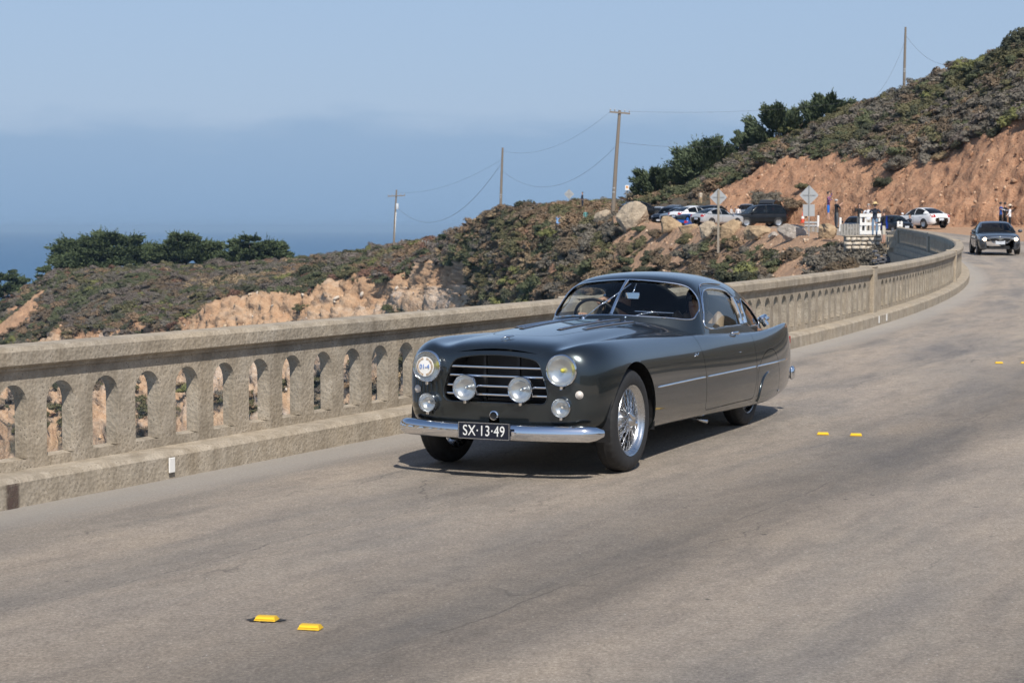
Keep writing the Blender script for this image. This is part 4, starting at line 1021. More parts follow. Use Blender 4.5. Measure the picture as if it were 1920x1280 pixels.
def outline_on(outline, mode, sg=1, lift=.002):
    out = []
    for a, b in outline:
        if mode == 'x': o_, d_ = Vector((-.5, a, b)), Vector((-1, 0, 0))
        elif mode == 'y': o_, d_ = Vector((a, sg*1.2, b)), Vector((0, -sg, 0))
        else: o_, d_ = Vector((a, b, 2)), Vector((0, 0, -1))
        h = CB.ray_cast(o_, d_)
        if h[0] is None: continue
        nn = h[1] if h[1].dot(d_) < 0 else -h[1]
        out.append(h[0]+nn*lift)
    return out
def pane(name, outline, mode, sg=1, grow=-.012, lift=-.010, mat=None):
    """a pane of glass set into an opening: a fan of rings following the cabin surface"""
    P = np.array(inset(outline, grow)); c = P.mean(0); rings = [c+(P-c)*k for k in (1, .8, .6, .4, .2, .02)]; V = []; k = len(P)
    for r_ in rings:
        q = outline_on([tuple(p) for p in r_], mode, sg, lift)
        if len(q) != k: return None
        V += q
    out = {'x': Vector((1, 0, 0)), 'y': Vector((0, sg, 0)), 'z': Vector((0, 0, 1))}[mode]
    fs = [(i*k+j, i*k+(j+1) % k, (i+1)*k+(j+1) % k, (i+1)*k+j) for i in range(len(rings)-1) for j in range(k)]+[tuple((len(rings)-1)*k+j for j in range(k))]
    f0 = fs[0]; nn = (V[f0[1]]-V[f0[0]]).cross(V[f0[2]]-V[f0[0]])
    if nn.dot(out) < 0: fs = [f[::-1] for f in fs]
    m = MB(); m.add(V, fs)
    return m.build(name, mat or GLASS, car, True)
pane('windscreen', ws_o, 'x')
for sg in (1, -1): pane('side_window', dw_o, 'y', sg); pane('quarter_window', qw_o, 'y', sg)
pane('rear_window', [(-3.55, -.30), (-3.55, 0), (-3.55, .30), (-3.78, .27), (-4.0, .24), (-4.0, 0), (-4.0, -.24), (-3.78, -.27)], 'z')
def trim(name, pts, r, mat=CHROME, closed=True, n=8, parent=car):
    m = MB(); m.tube(pts, r, n, True, closed); return m.build(name, mat, parent, True, 40)
trim('windscreen_trim', outline_on(ws_o, 'x', 1, .001), .0065)
for sg in (1, -1):
    trim('window_trim', outline_on(dw_o, 'y', sg, .001), .0075); trim('window_trim', outline_on(qw_o, 'y', sg, .001), .0065)
    trim('drip_rail', outline_on(spline2([(-2.05, 1.06), (-2.12, 1.17), (-2.24, 1.262), (-2.45, 1.283), (-2.9, 1.262)], 6, False), 'y', sg, .004), .006, CHROME, False)
    # bright double pillar behind the door glass
    for xx, rr in ((-3.055, .021), (-3.19, .023)):
        trim('window_pillar', outline_on([(xx+.0, .92), (xx-.0, 1.0), (xx+.02, 1.08), (xx+.045, 1.15 if xx > -3.1 else 1.10)], 'y', sg, .0), rr, CHROME, False)
# centre bar of the vee screen
m = MB(); m.tube(outline_on([(0, z) for z in np.linspace(1.045, 1.315, 8)], 'x', 1, .004), .013, 8); m.build('screen_pillar', CHROME, car, True, 40)
# door frame groove line on the cabin side
for sg in (1, -1): trim('door_seal', outline_on(spline2([(-1.96, .90), (-1.99, 1.05), (-2.08, 1.18), (-2.24, 1.258), (-2.5, 1.264), (-2.9, 1.235), (-3.12, 1.13), (-3.17, 1.0), (-3.17, .90)], 6, False), 'y', sg, -.0005), .003, BLACK, False)

# ---- front end
gb = MB(); gb.box((.42, 0, .685), (.04, .84, .37)); gb.build('radiator', BLACK, car)
sh = MB(); k = len(grille_o)
ff = [on_front(y_, z_, -.005) if on_front(y_, z_) else Vector((.66, y_, z_)) for y_, z_ in [(a*.999, b) for a, b in grille_o]]
sh.add([Vector((p.x, a, b)) for p, (a, b) in zip(ff, grille_o)]+[Vector((.44, a, b)) for a, b in grille_o], [(i, (i+1) % k, k+(i+1) % k, k+i) for i in range(k)])
sh.build('grille_surround', BLACK, car, True)
trim('grille_edge', [Vector((p.x+.004, a, b)) for p, (a, b) in zip(ff, grille_o)], .0055, PAINT)
for z_, hw in ((.778, .343), (.716, .365), (.645, .388), (.585, .397)):
    m = MB(); ys = np.linspace(-hw, hw, 15)
    prof = [(.0, .008), (.007, .006), (.009, 0), (.007, -.006), (0, -.008), (-.03, -.004), (-.03, .004)]
    v = []; 
    for y_ in ys:
        xx = .678-.10*y_*y_
        v += [(xx+a, y_, z_+b) for a, b in prof]
    q = len(prof); m.add(v, [(i*q+j, i*q+(j+1) % q, (i+1)*q+(j+1) % q, (i+1)*q+j) for i in range(len(ys)-1) for j in range(q)]+[tuple(range(q)), tuple((len(ys)-1)*q+j for j in range(q))[::-1]])
    m.build('grille_bar', CHROME, car, True, 45)
for y_ in (-.13, .13):
    m = MB(); m.box((.56, y_, .69), (.03, .02, .33)); m.build('grille_strut', BLACK, car)
XROT = Matrix(((0, 0, 1), (1, 0, 0), (0, 1, 0)))                       # lathe axis Z -> car X
def lamp(name, pos, r, depth, bulge, bulb=None, yaw=0.0, lens=LENS, bowl=.8):
    e = empty(name); e.parent = car; e.location = pos; e.rotation_euler = (0, R(-1.5), yaw)
    m = MB(); m.lathe([(r*.3, -depth), (r*.75, -depth*.75), (r*1.02, -.03), (r*1.06, -.012), (r*1.05, .004), (r*1.0, .010), (r*.955, .006), (r*.94, -.002)], 36, XROT); m.build('bezel', CHROME, e, True, 50)
    m = MB(); m.lathe([(r*.94, -.002), (r*.84, -.020), (r*.62, -.034), (r*.34, -.042), (.001, -.044)], 36, XROT); m.build('reflector', REFLECTOR, e, True)
    m = MB(); m.lathe([(r*.95, .002), (r*.8, bulge*.45), (r*.5, bulge*.8), (r*.2, bulge*.97), (.001, bulge)], 36, XROT)
    f0 = m.f[0]; a_, b_, c_ = (Vector(m.v[i]) for i in f0[:3])
    if (b_-a_).cross(c_-a_).x < 0: m.f = [f[::-1] for f in m.f]
    m.build('lens', lens, e, True)
    if bulb: m = MB(); m.lathe([(.001, -.010), (r*.11, -.016), (r*.14, -.03), (r*.12, -.042)], 16, XROT); m.build('bulb', bulb, e, True)
    m = MB(); m.box((-.012, 0, -r*1.09), (.03, .022, .03), bev=.004); m.build('clip', CHROME, e)
    return e
def fx(y_, z_): p = on_front(y_, z_); return p.x if p else .66
for sg in (1, -1):
    lamp('headlamp', (max(.69, fx(sg*.515, .775)+.055), sg*.515, .773), .107, .115, .03, YELLOW_L, sg*.04)
    lamp('fog_lamp', (max(.675, fx(sg*.515, .515)+.045), sg*.512, .516), .066, .08, .018, AMBERW, sg*.03)
    lamp('driving_lamp', (.735, sg*.2125, .632), .089, .10, .02, STEEL)
    m = MB(); m.lathe([(.028, -.02), (.028, .006), (.022, .010), (.021, .012), (.014, .020), (.001, .024)], 20, Matrix.Rotation(sg*.45, 3, 'Z') @ XROT, (fx(sg*.622, .604)+.004, sg*.622, .604)); m.build('side_marker', AMBERW, car, True, 40)
    m = MB(); m.tube([(.66, sg*.2125, .545), (.70, sg*.2125, .535), (.715, sg*.2125, .55)], .011, 8); m.build('lamp_bracket', CHROME, car, True)
# competition number roundel over the far headlamp
rl = empty('number_roundel'); rl.parent = car; rl.location = (max(.69, fx(-.515, .775)+.055)+.034, -.515, .773); rl.rotation_euler = (0, R(-1.5), -.04)
m = MB(); m.lathe([(.001, 0), (.070, -.005), (.070, -.007)], 32, XROT); m.build('disc', plain('roundel_card', (.74, .73, .70), .5), rl)
m = MB()
for k in range(30):
    if k in (7, 8, 22, 23): continue
    a = 2*math.pi*k/30; m.box((-.0015, .058*math.cos(a), .058*math.sin(a)), (.002, .006 if k % 3 else .011, .013), M=Matrix.Rotation(a-math.pi/2, 3, 'X'))
m.build('printed_ring', plain('roundel_ink', (.42, .30, .19), .6), rl)
def text(name, body_, size, mat, parent, loc, rot, extr=.0015, bold=0.0, sp=1.0):
    cu = bpy.data.curves.new(name, 'FONT'); cu.body = body_; cu.size = size; cu.extrude = extr; cu.align_x = 'CENTER'; cu.align_y = 'CENTER'; cu.offset = bold; cu.space_character = sp
    t = bpy.data.objects.new('t', cu); COL.objects.link(t); me = bpy.data.meshes.new_from_object(t.evaluated_get(bpy.context.evaluated_depsgraph_get())); bpy.data.objects.remove(t)
    o = link(name, me, mat, parent); o.location = loc; o.rotation_euler = rot; return o
FWD = (math.pi/2, 0, math.pi/2)
text('printed_number', '01-4', .044, plain('roundel_blue', (.10, .22, .55), .5), rl, (.0035, 0, 0), FWD, .001, 0.0)
# bumper
def sweep(pts, prof, scale=None):
    """sweep an outline (out, up) along a plan curve of (x, y, z)"""
    m = MB(); v = []; P = [Vector(p) for p in pts]; q = len(prof)
    for i, p in enumerate(P):
        t = (P[min(i+1, len(P)-1)]-P[max(i-1, 0)]).normalized(); o_ = Vector((t.y, -t.x, 0)); s_ = scale[i] if scale else 1
        v += [p+o_*a*s_+Vector((0, 0, b*s_)) for a, b in prof]
    m.add(v, [(i*q+j, i*q+(j+1) % q, (i+1)*q+(j+1) % q, (i+1)*q+j) for i in range(len(P)-1) for j in range(q)]+[tuple(range(q))[::-1], tuple((len(P)-1)*q+j for j in range(q))]); return m
bprof = [(-.045*abs(math.cos(a))**.8*0+(.052*math.cos(a) if math.cos(a) > 0 else .012*math.cos(a)), .058*math.sin(a)) for a in np.linspace(-math.pi, math.pi, 22, endpoint=False)]
ys = np.linspace(-.772, .772, 41); bp = [(.795-.15*abs(y_/.772)**2.4-(.06*max(0, abs(y_)-.70)/.072 if abs(y_) > .70 else 0), y_, .338) for y_ in ys]
bsc = [1.0]*41
for i, s_ in ((0, .45), (1, .86), (39, .86), (40, .45)): bsc[i] = s_
sweep(bp, bprof, bsc).build('front_bumper', CHROME, car, True, 60)
for sg in (1, -1): m = MB(); m.box((.70, sg*.34, .33), (.16, .04, .04)); m.build('bumper_bracket', BLACK, car)
pl = empty('number_plate'); pl.parent = car; pl.location = (.872, .0, .35)
m = MB(); m.box((0, 0, 0), (.010, .40, .118), bev=.004); m.build('plate', plain('plate_blue_black', (.008, .011, .022), .35), pl)
m = MB()
for a, b, c_, d_ in ((0, .055, .386, .005), (0, -.055, .386, .005), (.192, 0, .005, .115), (-.192, 0, .005, .115)): m.box((.0055, a, b), (.003, c_, d_))
m.build('border', STEEL, pl)
text('lettering', 'SX·13·49', .094, WHITE_P, pl, (.0065, 0, -.002), FWD, .0015, 0.0, 1.06).scale = (.88, 1.10, 1)
m = MB(); m.box((-.02, .216, -.01), (.05, .022, .035), bev=.004); m.build('plate_bracket', CHROME, pl)
m = MB(); m.lathe([(.034, -.01), (.034, .008), (.026, .012), (.024, -.03), (.001, -.03)], 20, XROT, (fx(0, .44)+.002, 0, .442)); m.cur = 0; m.build('crank_hole', CHROME, car, True, 40)
m = MB(); m.lathe([(.0235, .004), (.001, .004)], 20, XROT, (fx(0, .44)+.001, 0, .442)); m.build('crank_hole', BLACK, car)
# bonnet ornament, louvres, wipers
p, nn = on_top(.455, 0, .004); m = MB(); m.tube([p+Vector((.055, -.035, -.004)), p+Vector((.02, -.005, .010)), p+Vector((-.03, .03, .014))], [.004, .008, .005], 8); m.tube([p+Vector((0, .005, -.004)), p+Vector((0, .005, .01))], .005, 6); m.build('bonnet_badge', CHROME, car, True)
for y_ in (-.265, -.15, .15, .265):
    x0, x1 = (-.12, -1.32) if abs(y_) < .2 else (-.32, -1.28)
    m = MB(); xs = np.linspace(x0, x1, 30); v = []
    for xx in xs:
        for dy in (-.021, -.017, .017, .021): v.append(on_top(xx, y_*(1+.12*(-xx))+dy, .0035 if abs(dy) < .02 else -.001)[0])
    m.add(v, [(i*4+j, (i+1)*4+j, (i+1)*4+j+1, i*4+j+1) for i in range(29) for j in range(3)]); m.build('louvre_panel', BLACK, car, True)
    m = MB()
    for xx in np.linspace(x0-.02, x1+.02, 46):
        q, nn = on_top(xx, y_*(1+.12*(-xx)), .006); m.box(q, (.011, .028, .011), bev=.003)
    o = m.build('louvre_row', CHROME, car); o['kind'] = 'stuff'
def wiper(y0, tip, rest):
    base = outline_on([(y0, 1.03)], 'x', 1, .012)[0] if False else on_top(-1.60+.10*abs(y0)*-1, y0, .012)[0]
    m = MB(); m.lathe([(.014, -.02), (.014, .01), (.006, .02), (.001, .02)], 12, None, base); m.tube([base, (Vector(base)+tip)/2+Vector((.012, 0, .008)), tip], .004, 6); 
    d = (rest-tip).normalized(); m.tube([tip-d*.16, tip, tip+d*.16], .004, 6); m.build('wiper', CHROME, car, True)
a = outline_on([(-.02, 1.20)], 'x', 1, .012)[0]; b = outline_on([(-.06, 1.16)], 'x', 1, .012)[0]; wiper(-.25, a, b)
a = outline_on([(.33, 1.062)], 'x', 1, .012)[0]; b = outline_on([(.45, 1.055)], 'x', 1, .012)[0]; wiper(.12, a, b)
# ---- flanks
for sg in (1, -1):
    for x0, x1 in ((-.47, -1.655), (-1.70, -3.07), (-3.10, -4.2)):
        pts = [on_side(xx, .575-.010*(-xx-.4), sg, .002)[0] for xx in np.linspace(x0, x1, 24)]
        trim('side_strip', pts, [.003]+[.0078]*22+[.003], CHROME, False)
    pts = [on_side(xx, zz, sg, -.004)[0] for xx, zz in spline2([(-3.20, .225), (-3.225, .34), (-3.30, .425), (-3.42, .465), (-3.52, .468)], 6, False)]
    trim('spat_bead', pts, [.016]*(len(pts)-6)+[.014, .012, .010, .007, .004, .002], PAINT, False, 10)
    q, nn = on_side(-2.62, .872, sg, .008); m = MB(); m.tube([q+Vector((.07, 0, .004)), q+Vector((.03, sg*.022, .006)), q+Vector((-.05, sg*.026, .0)), q+Vector((-.09, sg*.004, -.002))], [.008, .012, .016, .006], 10); m.build('door_handle', CHROME, car, True)
    q, nn = on_side(-2.62, .70, sg, .003); m = MB(); m.box(q, (.05, .006, .006), bev=.002); m.build('lock_badge', CHROME, car)
    q, nn = on_side(-1.46, .748, sg, .003); m = MB(); m.tube([q+Vector((.05, 0, -.008)), q+Vector((.02, 0, .004)), q+Vector((-.02, 0, -.004)), q+Vector((-.05, 0, .016))], [.004, .005, .005, .003], 6); m.tube([q+Vector((.02, 0, 0)), q+Vector((.02, 0, .018))], .003, 6); m.build('script_badge', CHROME, car, True)
    for xx, zz in ((-3.085, .54), (-3.90, .27)):
        q, nn = on_side(xx, zz, sg, .004); m = MB(); m.box(q, (.018, .012, .018), bev=.004); m.build('spat_catch', CHROME, car)
    q, nn = on_side(-4.50, .70, sg, .002); m = MB(); m.box(q, (.05, .012, .07), bev=.004); m.build('tail_lamp', RED_L, car)
ys = np.linspace(-.69, .69, 31); rbp = [(-4.73+.10*abs(y_/.69)**3, y_, .36) for y_ in ys[::-1]]
sweep(rbp, bprof, [.5, .9]+[1.0]*27+[.9, .5]).build('rear_bumper', CHROME, car, True, 60)
for sg in (1, -1): m = MB(); m.box((-4.64, sg*.70, .375), (.10, .045, .13), bev=.02); m.build('bumper_overrider', CHROME, car, True, 50)
# chrome filler cap behind the quarter light
q = Vector((-3.98, .60, .90)); m = MB(); m.lathe([(.03, -.05), (.03, .0), (.055, .005), (.058, .03), (.045, .045), (.001, .05)], 20, Euler((.5, .35, 0)).to_matrix(), q); m.box(q+Vector((-.06, .02, .02)), (.05, .04, .03), bev=.008); m.box(q+Vector((.05, -.01, .03)), (.04, .03, .02), bev=.006); m.build('filler_cap', CHROME, car, True, 40)
# underside, inner arches, exhaust
m = MB(); m.box((-1.95, 0, .30), (4.9, 1.36, .06)); m.build('floor_pan', BLACK, car)
for sg in (1, -1):
    m = MB(); ring = [(.47*math.cos(a)-.012, .35+.47*math.sin(a)) for a in np.linspace(-.2, math.pi+.2, 20)]
    v = [(a, sg*.40, b) for a, b in ring]+[(a, sg*.775, b) for a, b in ring]; k = len(ring)
    m.add(v, [(i, i+1, k+i+1, k+i) for i in range(k-1)]+[tuple(range(k))]); m.build('wheel_well', BLACK, car)
m = MB(); m.tube([(-2.0, .1, .23), (-2.0, .60, .185), (-2.0, .70, .165)], .014, 8); m.build('exhaust', STEEL, car, True)
# ---- wire wheels
def wheel(pos, sg, steer=0.0):
    e = empty('wire_wheel'); e.parent = car; e.location = pos; e.rotation_euler = (0, 0, steer+(0 if sg > 0 else math.pi))
    Y = Matrix(((1, 0, 0), (0, 0, 1), (0, -1, 0)))                         # lathe axis -> +y (outboard)
    prof = [(.252, .066), (.262, .080), (.285, .088), (.315, .086), (.340, .078), (.356, .066), (.365, .054), (.369, .040), (.371, .018), (.3715, 0)]
    prof = prof+[(a, -b) for a, b in prof[-2::-1]]
    nseg = 120; m = MB(); v = []; q = len(prof)
    for j in range(nseg):
        a = 2*math.pi*j/nseg
        for r_, y_ in prof:
            rr = r_
            if r_ > .355: rr = r_-(.0055 if (j % 3 == 0) and abs(y_) > .036 else 0)-(.005 if abs(abs(y_)-.018) < .004 else 0)
            v.append((rr*math.cos(a), y_, rr*math.sin(a)))
    m.add(v, [(j*q+i, ((j+1) % nseg)*q+i, ((j+1) % nseg)*q+i+1, j*q+i+1) for j in range(nseg) for i in range(q-1)]); m.build('tyre', TYRE, e, True, 30)
    m = MB(); m.lathe([(.235, .050), (.246, .058), (.254, .066), (.259, .074), (.256, .081), (.250, .079), (.244, .066), (.232, .054), (.222, .046), (.218, .02), (.218, -.03), (.244, -.06), (.256, -.075)], 64, Y); m.build('rim', STEEL, e, True, 50)
    m = MB(); hub0, hub1 = .052, .078
    for k in range(72):
        row = k % 3; a = 2*math.pi*k/72; tw = (.55, -.55, .38)[row]*(1 if (k//3) % 2 else -1)
        yh = (.062, .062, -.03)[row]; yr = (.038, .02, -.005)[row]; rh = (.040, .050, .085)[row]
        p0 = Vector((rh*math.cos(a+tw), yh, rh*math.sin(a+tw))); p1 = Vector((.222*math.cos(a), yr, .222*math.sin(a))); m.tube([p0, p1], .0024, 5, False)
    o = m.build('spokes', CHROME, e, True); o['kind'] = 'stuff'
    m = MB(); m.lathe([(.088, -.045), (.086, -.02), (.060, .0), (.046, .055), (.050, .066), (.048, .078), (.036, .098), (.018, .108), (.001, .110)], 28, Y); m.build('hub', STEEL, e, True, 45)
    m = MB()
    for k in (0, 1):
        a = .7+k*math.pi; d = Vector((math.cos(a), 0, math.sin(a))); m.tube([d*.02+Vector((0, .098, 0)), d*.05+Vector((0, .094, 0)), d*.085+Vector((0, .085, 0)), d*.098+Vector((0, .087, 0))], [.018, .016, .011, .006], 8)
    m.build('knock_off', CHROME, e, True)
    m = MB(); m.lathe([(.001, -.05), (.205, -.05), (.205, -.085), (.001, -.085)], 32, Y); m.build('brake_drum', plain('drum', (.10, .10, .10), .5), e)
for sg in (1, -1): wheel((0, sg*.69, .3715), sg, R(-2) if sg > 0 else R(-2)); wheel((-3.30, sg*.585, .3715), sg)
# ---- interior
m = MB(); m.box((-2.75, 0, .38), (2.3, 1.3, .04)); m.build('cabin_floor', DARKIN, car)
for sg in (1, -1): m = MB(); m.box((-2.6, sg*.655, .62), (1.9, .03, .5)); m.build('door_lining', DARKIN, car)
m = MB(); m.box((-1.80, 0, .86), (.22, 1.16, .14), bev=.05); m.build('dashboard', DARKIN, car, True, 50)
m = MB(); m.box((-3.60, 0, .75), (.5, 1.1, .06)); m.box((-3.35, 0, .6), (.05, 1.2, .5)); m.build('parcel_shelf', DARKIN, car)
for sg in (1, -1):
    s_ = empty('seat'); s_.parent = car; s_.location = (-2.62, sg*.30, .42)
    m = MB(); m.box((0, 0, .10), (.52, .50, .16), bev=.06); m.build('cushion', LEATHER, s_, True, 50)
    m = MB(); M_ = Matrix.Rotation(-.22, 3, 'Y')
    for k in range(5): m.box(Vector((-.30, (k-2)*.094, .36)), (.12, .092, .50), bev=.04, M=M_)
    m.build('backrest', LEATHER, s_, True, 50)
sw_ = empty('steering_wheel'); sw_.parent = car; sw_.location = (-2.10, -.32, .985); sw_.rotation_euler = (0, R(-62), 0)
m = MB(); m.tube([(.19*math.cos(a), .19*math.sin(a), 0) for a in np.linspace(0, 2*math.pi, 40, endpoint=False)], .013, 8, False, True); m.build('rim', BLACK, sw_, True)
m = MB()
for a in (.5, math.pi-.5, -math.pi/2): m.box((.095*math.cos(a), .095*math.sin(a), 0), (.19, .035, .006), a)
m.build('spoke', STEEL, sw_); m = MB(); m.lathe([(.001, .02), (.03, .015), (.035, -.02), (.018, -.06), (.018, -.35)], 16); m.build('column', BLACK, sw_, True)
m = MB(); p = outline_on([(.085, 1.235)], 'x', 1, -.05)[0]; m.box(p, (.012, .125, .058), bev=.01, M=Matrix.Rotation(-.15, 3, 'Y')); m.build('rear_view_mirror', CHROME, car, True, 40)
m = MB(); q = outline_on([(.085, 1.30)], 'x', 1, -.015)[0]; m.tube([q, p+Vector((0, 0, .01))], .007, 8); m.build('mirror_stalk', CHROME, car, True)
# ------------------------------------------------------------------ boulders
def rock_mat(name, col):
    n = NT(name); c = n.co('Object'); a = n.noise(c, 1.6, 6, .65); b = n.noise(c, 7, 5, .7); v = n.vor(c, 2.2, 'DISTANCE_TO_EDGE')
    base = n.ramp(a, [(.3, tuple(x*.55 for x in col)), (.5, col), (.7, tuple(min(1, x*1.35) for x in col))])
    base = n.mix(.5, base, n.ramp(b, [(.3, (.6, .58, .55)), (.55, (1, 1, 1)), (.75, (1.3, 1.25, 1.2))]), 'MULTIPLY')
    return n.fin(base, .9, n.bumps([(b, .05), (a, .10)], .8), Specular_IOR_Level=.2)
ROCKS = [rock_mat('buff_boulder', (.35, .255, .16)), rock_mat('pale_boulder', (.37, .30, .22)), rock_mat('grey_boulder', (.34, .30, .26))]
def boulder(label, x, y, wpx, hpx, D, mat, seed, tilt=0.0, name='boulder', cat='boulder', group=None):
    """y is where it meets the ground"""
    g_ = hit(x, y); D = g_.y if abs(g_.y-D) < 30 else D; p = at(x, y, D); w_ = wpx/FPX*D*.92; h_ = hpx/FPX*D*.9; r = np.random.RandomState(seed)
    bm = bmesh.new(); bmesh.ops.create_icosphere(bm, subdivisions=5, radius=1.0); cuts = r.normal(0, 1, (16, 3)); cuts /= np.linalg.norm(cuts, axis=1, keepdims=True); dist = r.uniform(.50, .84, 16)
    for v in bm.verts:
        d = np.array(v.co); k = 1.0
        for c, t in zip(cuts, dist):
            q = float(d @ c)
            if q > t: k = min(k, t/q)
        k *= 1+.07*fbm(Vector(d)*2.2+Vector((seed, 0, 0)), 4)+.05*fbm(Vector(d)*6, 4); v.co = Vector(d*k)
    S_ = Matrix.Diagonal((w_/2/.86, max(w_*.36, h_*.5), h_*.62/.86))
    for v in bm.verts: v.co = Matrix.Rotation(tilt, 3, 'Y') @ (S_ @ v.co)
    me = bpy.data.meshes.new(name); bm.to_mesh(me); bm.free()
    o = tag(link(name, me, mat, None, True, 28), label, cat, group); o.location = p+Vector((0, 0, h_*.36)); return o
for a in (
  ('pale rounded boulder at the left end of the boulder line, beside the pole foot', 1131, 414, 36, 26, 172, 1, 1),
  ('small pointed rock under the leftmost pale boulder', 1127, 418, 14, 14, 170, 2, 2),
  ('largest tilted slab boulder in front of the parked cars', 1187, 426, 70, 48, 158, 1, 3, -.35),
  ('buff broken-topped boulder right of the dark green bush', 1256, 434, 54, 30, 148, 0, 4),
  ('low brown boulder half hidden between its neighbours', 1290, 436, 50, 20, 145, 0, 5),
  ('low pale boulder directly left of the wooden sign post', 1332, 442, 44, 28, 138, 1, 6),
  ('tall rounded boulder right of the wooden sign post', 1371, 446, 44, 42, 136, 0, 7, .2),
  ('wide flat-topped buff boulder in front of the black car', 1424, 445, 66, 30, 128, 0, 8),
  ('small flat grey stone between two boulders', 1450, 446, 24, 14, 124, 2, 9),
  ('big square-faced grey and white boulder left of the diamond sign', 1487, 447, 62, 36, 119, 2, 10),
  ('boulder the plaid-shirted person stands on', 1550, 447, 50, 36, 106, 0, 11),
  ('pale rock lying in the scrub on the spur', 922, 497, 20, 13, 213, 1, 12),
  ('buff rock poking from the spur above the pale one', 931, 456, 12, 10, 223, 0, 13),
  ): boulder(*a[:6], ROCKS[a[6]], *a[7:])

# ------------------------------------------------------------------ stone wall, block and rubble at the bridge end
sw0 = tag(empty('stone_wall', at(1618, 468, 95)), 'mortared fieldstone wall under the man in the straw hat', 'wall')
WSTONE = rock_mat('pale_wall_stone', (.52, .45, .36))
def stonewall():
    D = 95.0; r = random.Random(4); a, b = at(1586, 468, D), at(1652, 468, D); W_, H_ = b.x-a.x, 26/FPX*D
    m = MB(); m.box(((a.x+b.x)/2, D+.35, a.z+H_/2-.06), (W_, .6, H_+.06)); m.build('mortar', plain('mortar', (.24, .20, .155), .95), sw0)
    m = MB(); m.box(((a.x+b.x)/2-.02, D+.34, a.z+H_-.02), (W_+.06, .74, .07), bev=.02); m.build('coping', CONC, sw0)
    rows = 3
    for k in range(rows):
        x = a.x+.02-(.1 if k % 2 else 0); z0 = a.z+k*(H_-.07)/rows; hh = (H_-.07)/rows-.025
        while x < b.x-.06:
            w_ = r.uniform(.22, .42); w_ = min(w_, b.x-x); bm = bmesh.new(); bmesh.ops.create_cube(bm, size=1)
            for v in bm.verts: v.co = Vector((v.co.x*w_, v.co.y*.16, v.co.z*hh))+Vector((r.uniform(-.035, .035), 0, r.uniform(-.03, .03)))
            bmesh.ops.bevel(bm, geom=bm.edges[:], offset=.022, segments=2, affect='EDGES')
            me = bpy.data.meshes.new('stone'); bm.to_mesh(me); bm.free(); o = link('stone', me, WSTONE, sw0, True); o.location = Vector((x+w_/2, D+.03, z0+hh/2)); x += w_+.02
    for o in sw0.children: o.matrix_parent_inverse = Matrix.Translation(-sw0.location)
stonewall()
q = at(1698, 488, 93.2); m = MB(); m.box(q+Vector((0, .2, .35)), (1.25, .9, .75), -.15, .04); tag(m.build('concrete_block', CONC), 'low concrete abutment block below the parapet end', 'block')
for i, (x, y, w_, h_, mt, lab) in enumerate(((1662, 470, 26, 14, 0, 'buff rock at the right foot of the stone wall'), (1655, 492, 20, 18, 0, 'rounded rock standing at the edge of the dark rubble'), (1704, 496, 20, 12, 1, 'pale rock beside the rubble under the abutment block'), (1643, 486, 22, 12, 0, 'flat brown rock above the parapet rail left of the rubble'))):
    boulder(lab, x, y+2, w_, h_, 92, ROCKS[mt], 30+i, name='rock', cat='rock')
r = random.Random(9); v = MB()
for k in range(260):
    p = at(1672+r.gauss(0, 16), 490+r.gauss(0, 6), 91.5+r.uniform(-.4, .4)); s_ = r.uniform(.05, .13)
    v.box(p, (s_*2, s_*1.5, s_), r.uniform(0, 3), s_*.25)
tag(v.build('rubble', plain('dark_rubble', (.10, .10, .11), .9, var=.4, scale=3)), 'dark grey broken stone heaped by the abutment', 'rubble', kind='stuff')

# ------------------------------------------------------------------ roadside posts, fences, barrier
WOOD = plain('grey_post_wood', (.27, .23, .18), .9, scale=9, bump=.4); PWHITE = plain('whitewash', (.72, .70, .66), .7, scale=5)
BOARD = plain('weathered_boards', (.31, .29, .26), .9, scale=8, bump=.3)
bf = tag(empty('board_fence', at(1592, 440, 100)), 'grey weathered board fence between the boulders and the man in the hat', 'fence')
for k, x in enumerate((1578, 1583.5, 1589, 1594.5, 1600, 1605.5, 1611)):
    p = at(x, 441, 100); m = MB(); m.box(p+Vector((0, 0, .30)), (.135, .05, .62+.02*(k % 3)), 0, .008); o = m.build('board', BOARD, bf); o.matrix_parent_inverse = Matrix.Translation(-bf.location)
for z_ in (.12, .48):
    a, b = at(1576, 441, 100), at(1613, 441, 100); m = MB(); m.box((a+b)/2+Vector((0, .06, z_)), (b.x-a.x, .05, .08)); o = m.build('fence_rail', BOARD, bf); o.matrix_parent_inverse = Matrix.Translation(-bf.location)
wb = tag(empty('white_barrier', at(1630, 441, 98)), 'three-board white painted road barrier behind the man in the hat', 'barrier')
for y_, h_ in ((404, 6.5), (420, 6), (436, 7)):
    a, b = at(1612, y_, 98), at(1652, y_, 98); m = MB(); m.box((a+b)/2, (b.x-a.x, .04, h_/FPX*98), 0, .006); o = m.build('barrier_board', PWHITE, wb); o.matrix_parent_inverse = Matrix.Translation(-wb.location)
for x in (1614, 1623, 1649):
    a, b = at(x, 443, 98), at(x, 402, 98); m = MB(); m.box((a+b)/2+Vector((0, .05, 0)), (.09, .06, b.z-a.z)); o = m.build('barrier_post', PWHITE, wb); o.matrix_parent_inverse = Matrix.Translation(-wb.location)
for lab, x, y0, y1, D in (('white guide post left of the board fence', 1575.5, 428, 408, 104), ('white guide post beside the barrier', 1614, 430, 410, 99.2), ('left of two short white posts by the parapet end', 1684, 426, 415, 100), ('right of two short white posts by the parapet end', 1690, 426, 415, 100), ('white guide post right of the diamond sign', 1534, 420, 404, 116)):
    a, b = at(x, y0+6, D), at(x, y1, D); m = MB(); m.box((a+b)/2, (.13, .10, (b-a).length), 0, .015); m.box(b+Vector((0, -.052, -.12)), (.07, .006, .06)); tag(m.build('guide_post', PWHITE), lab, 'post')
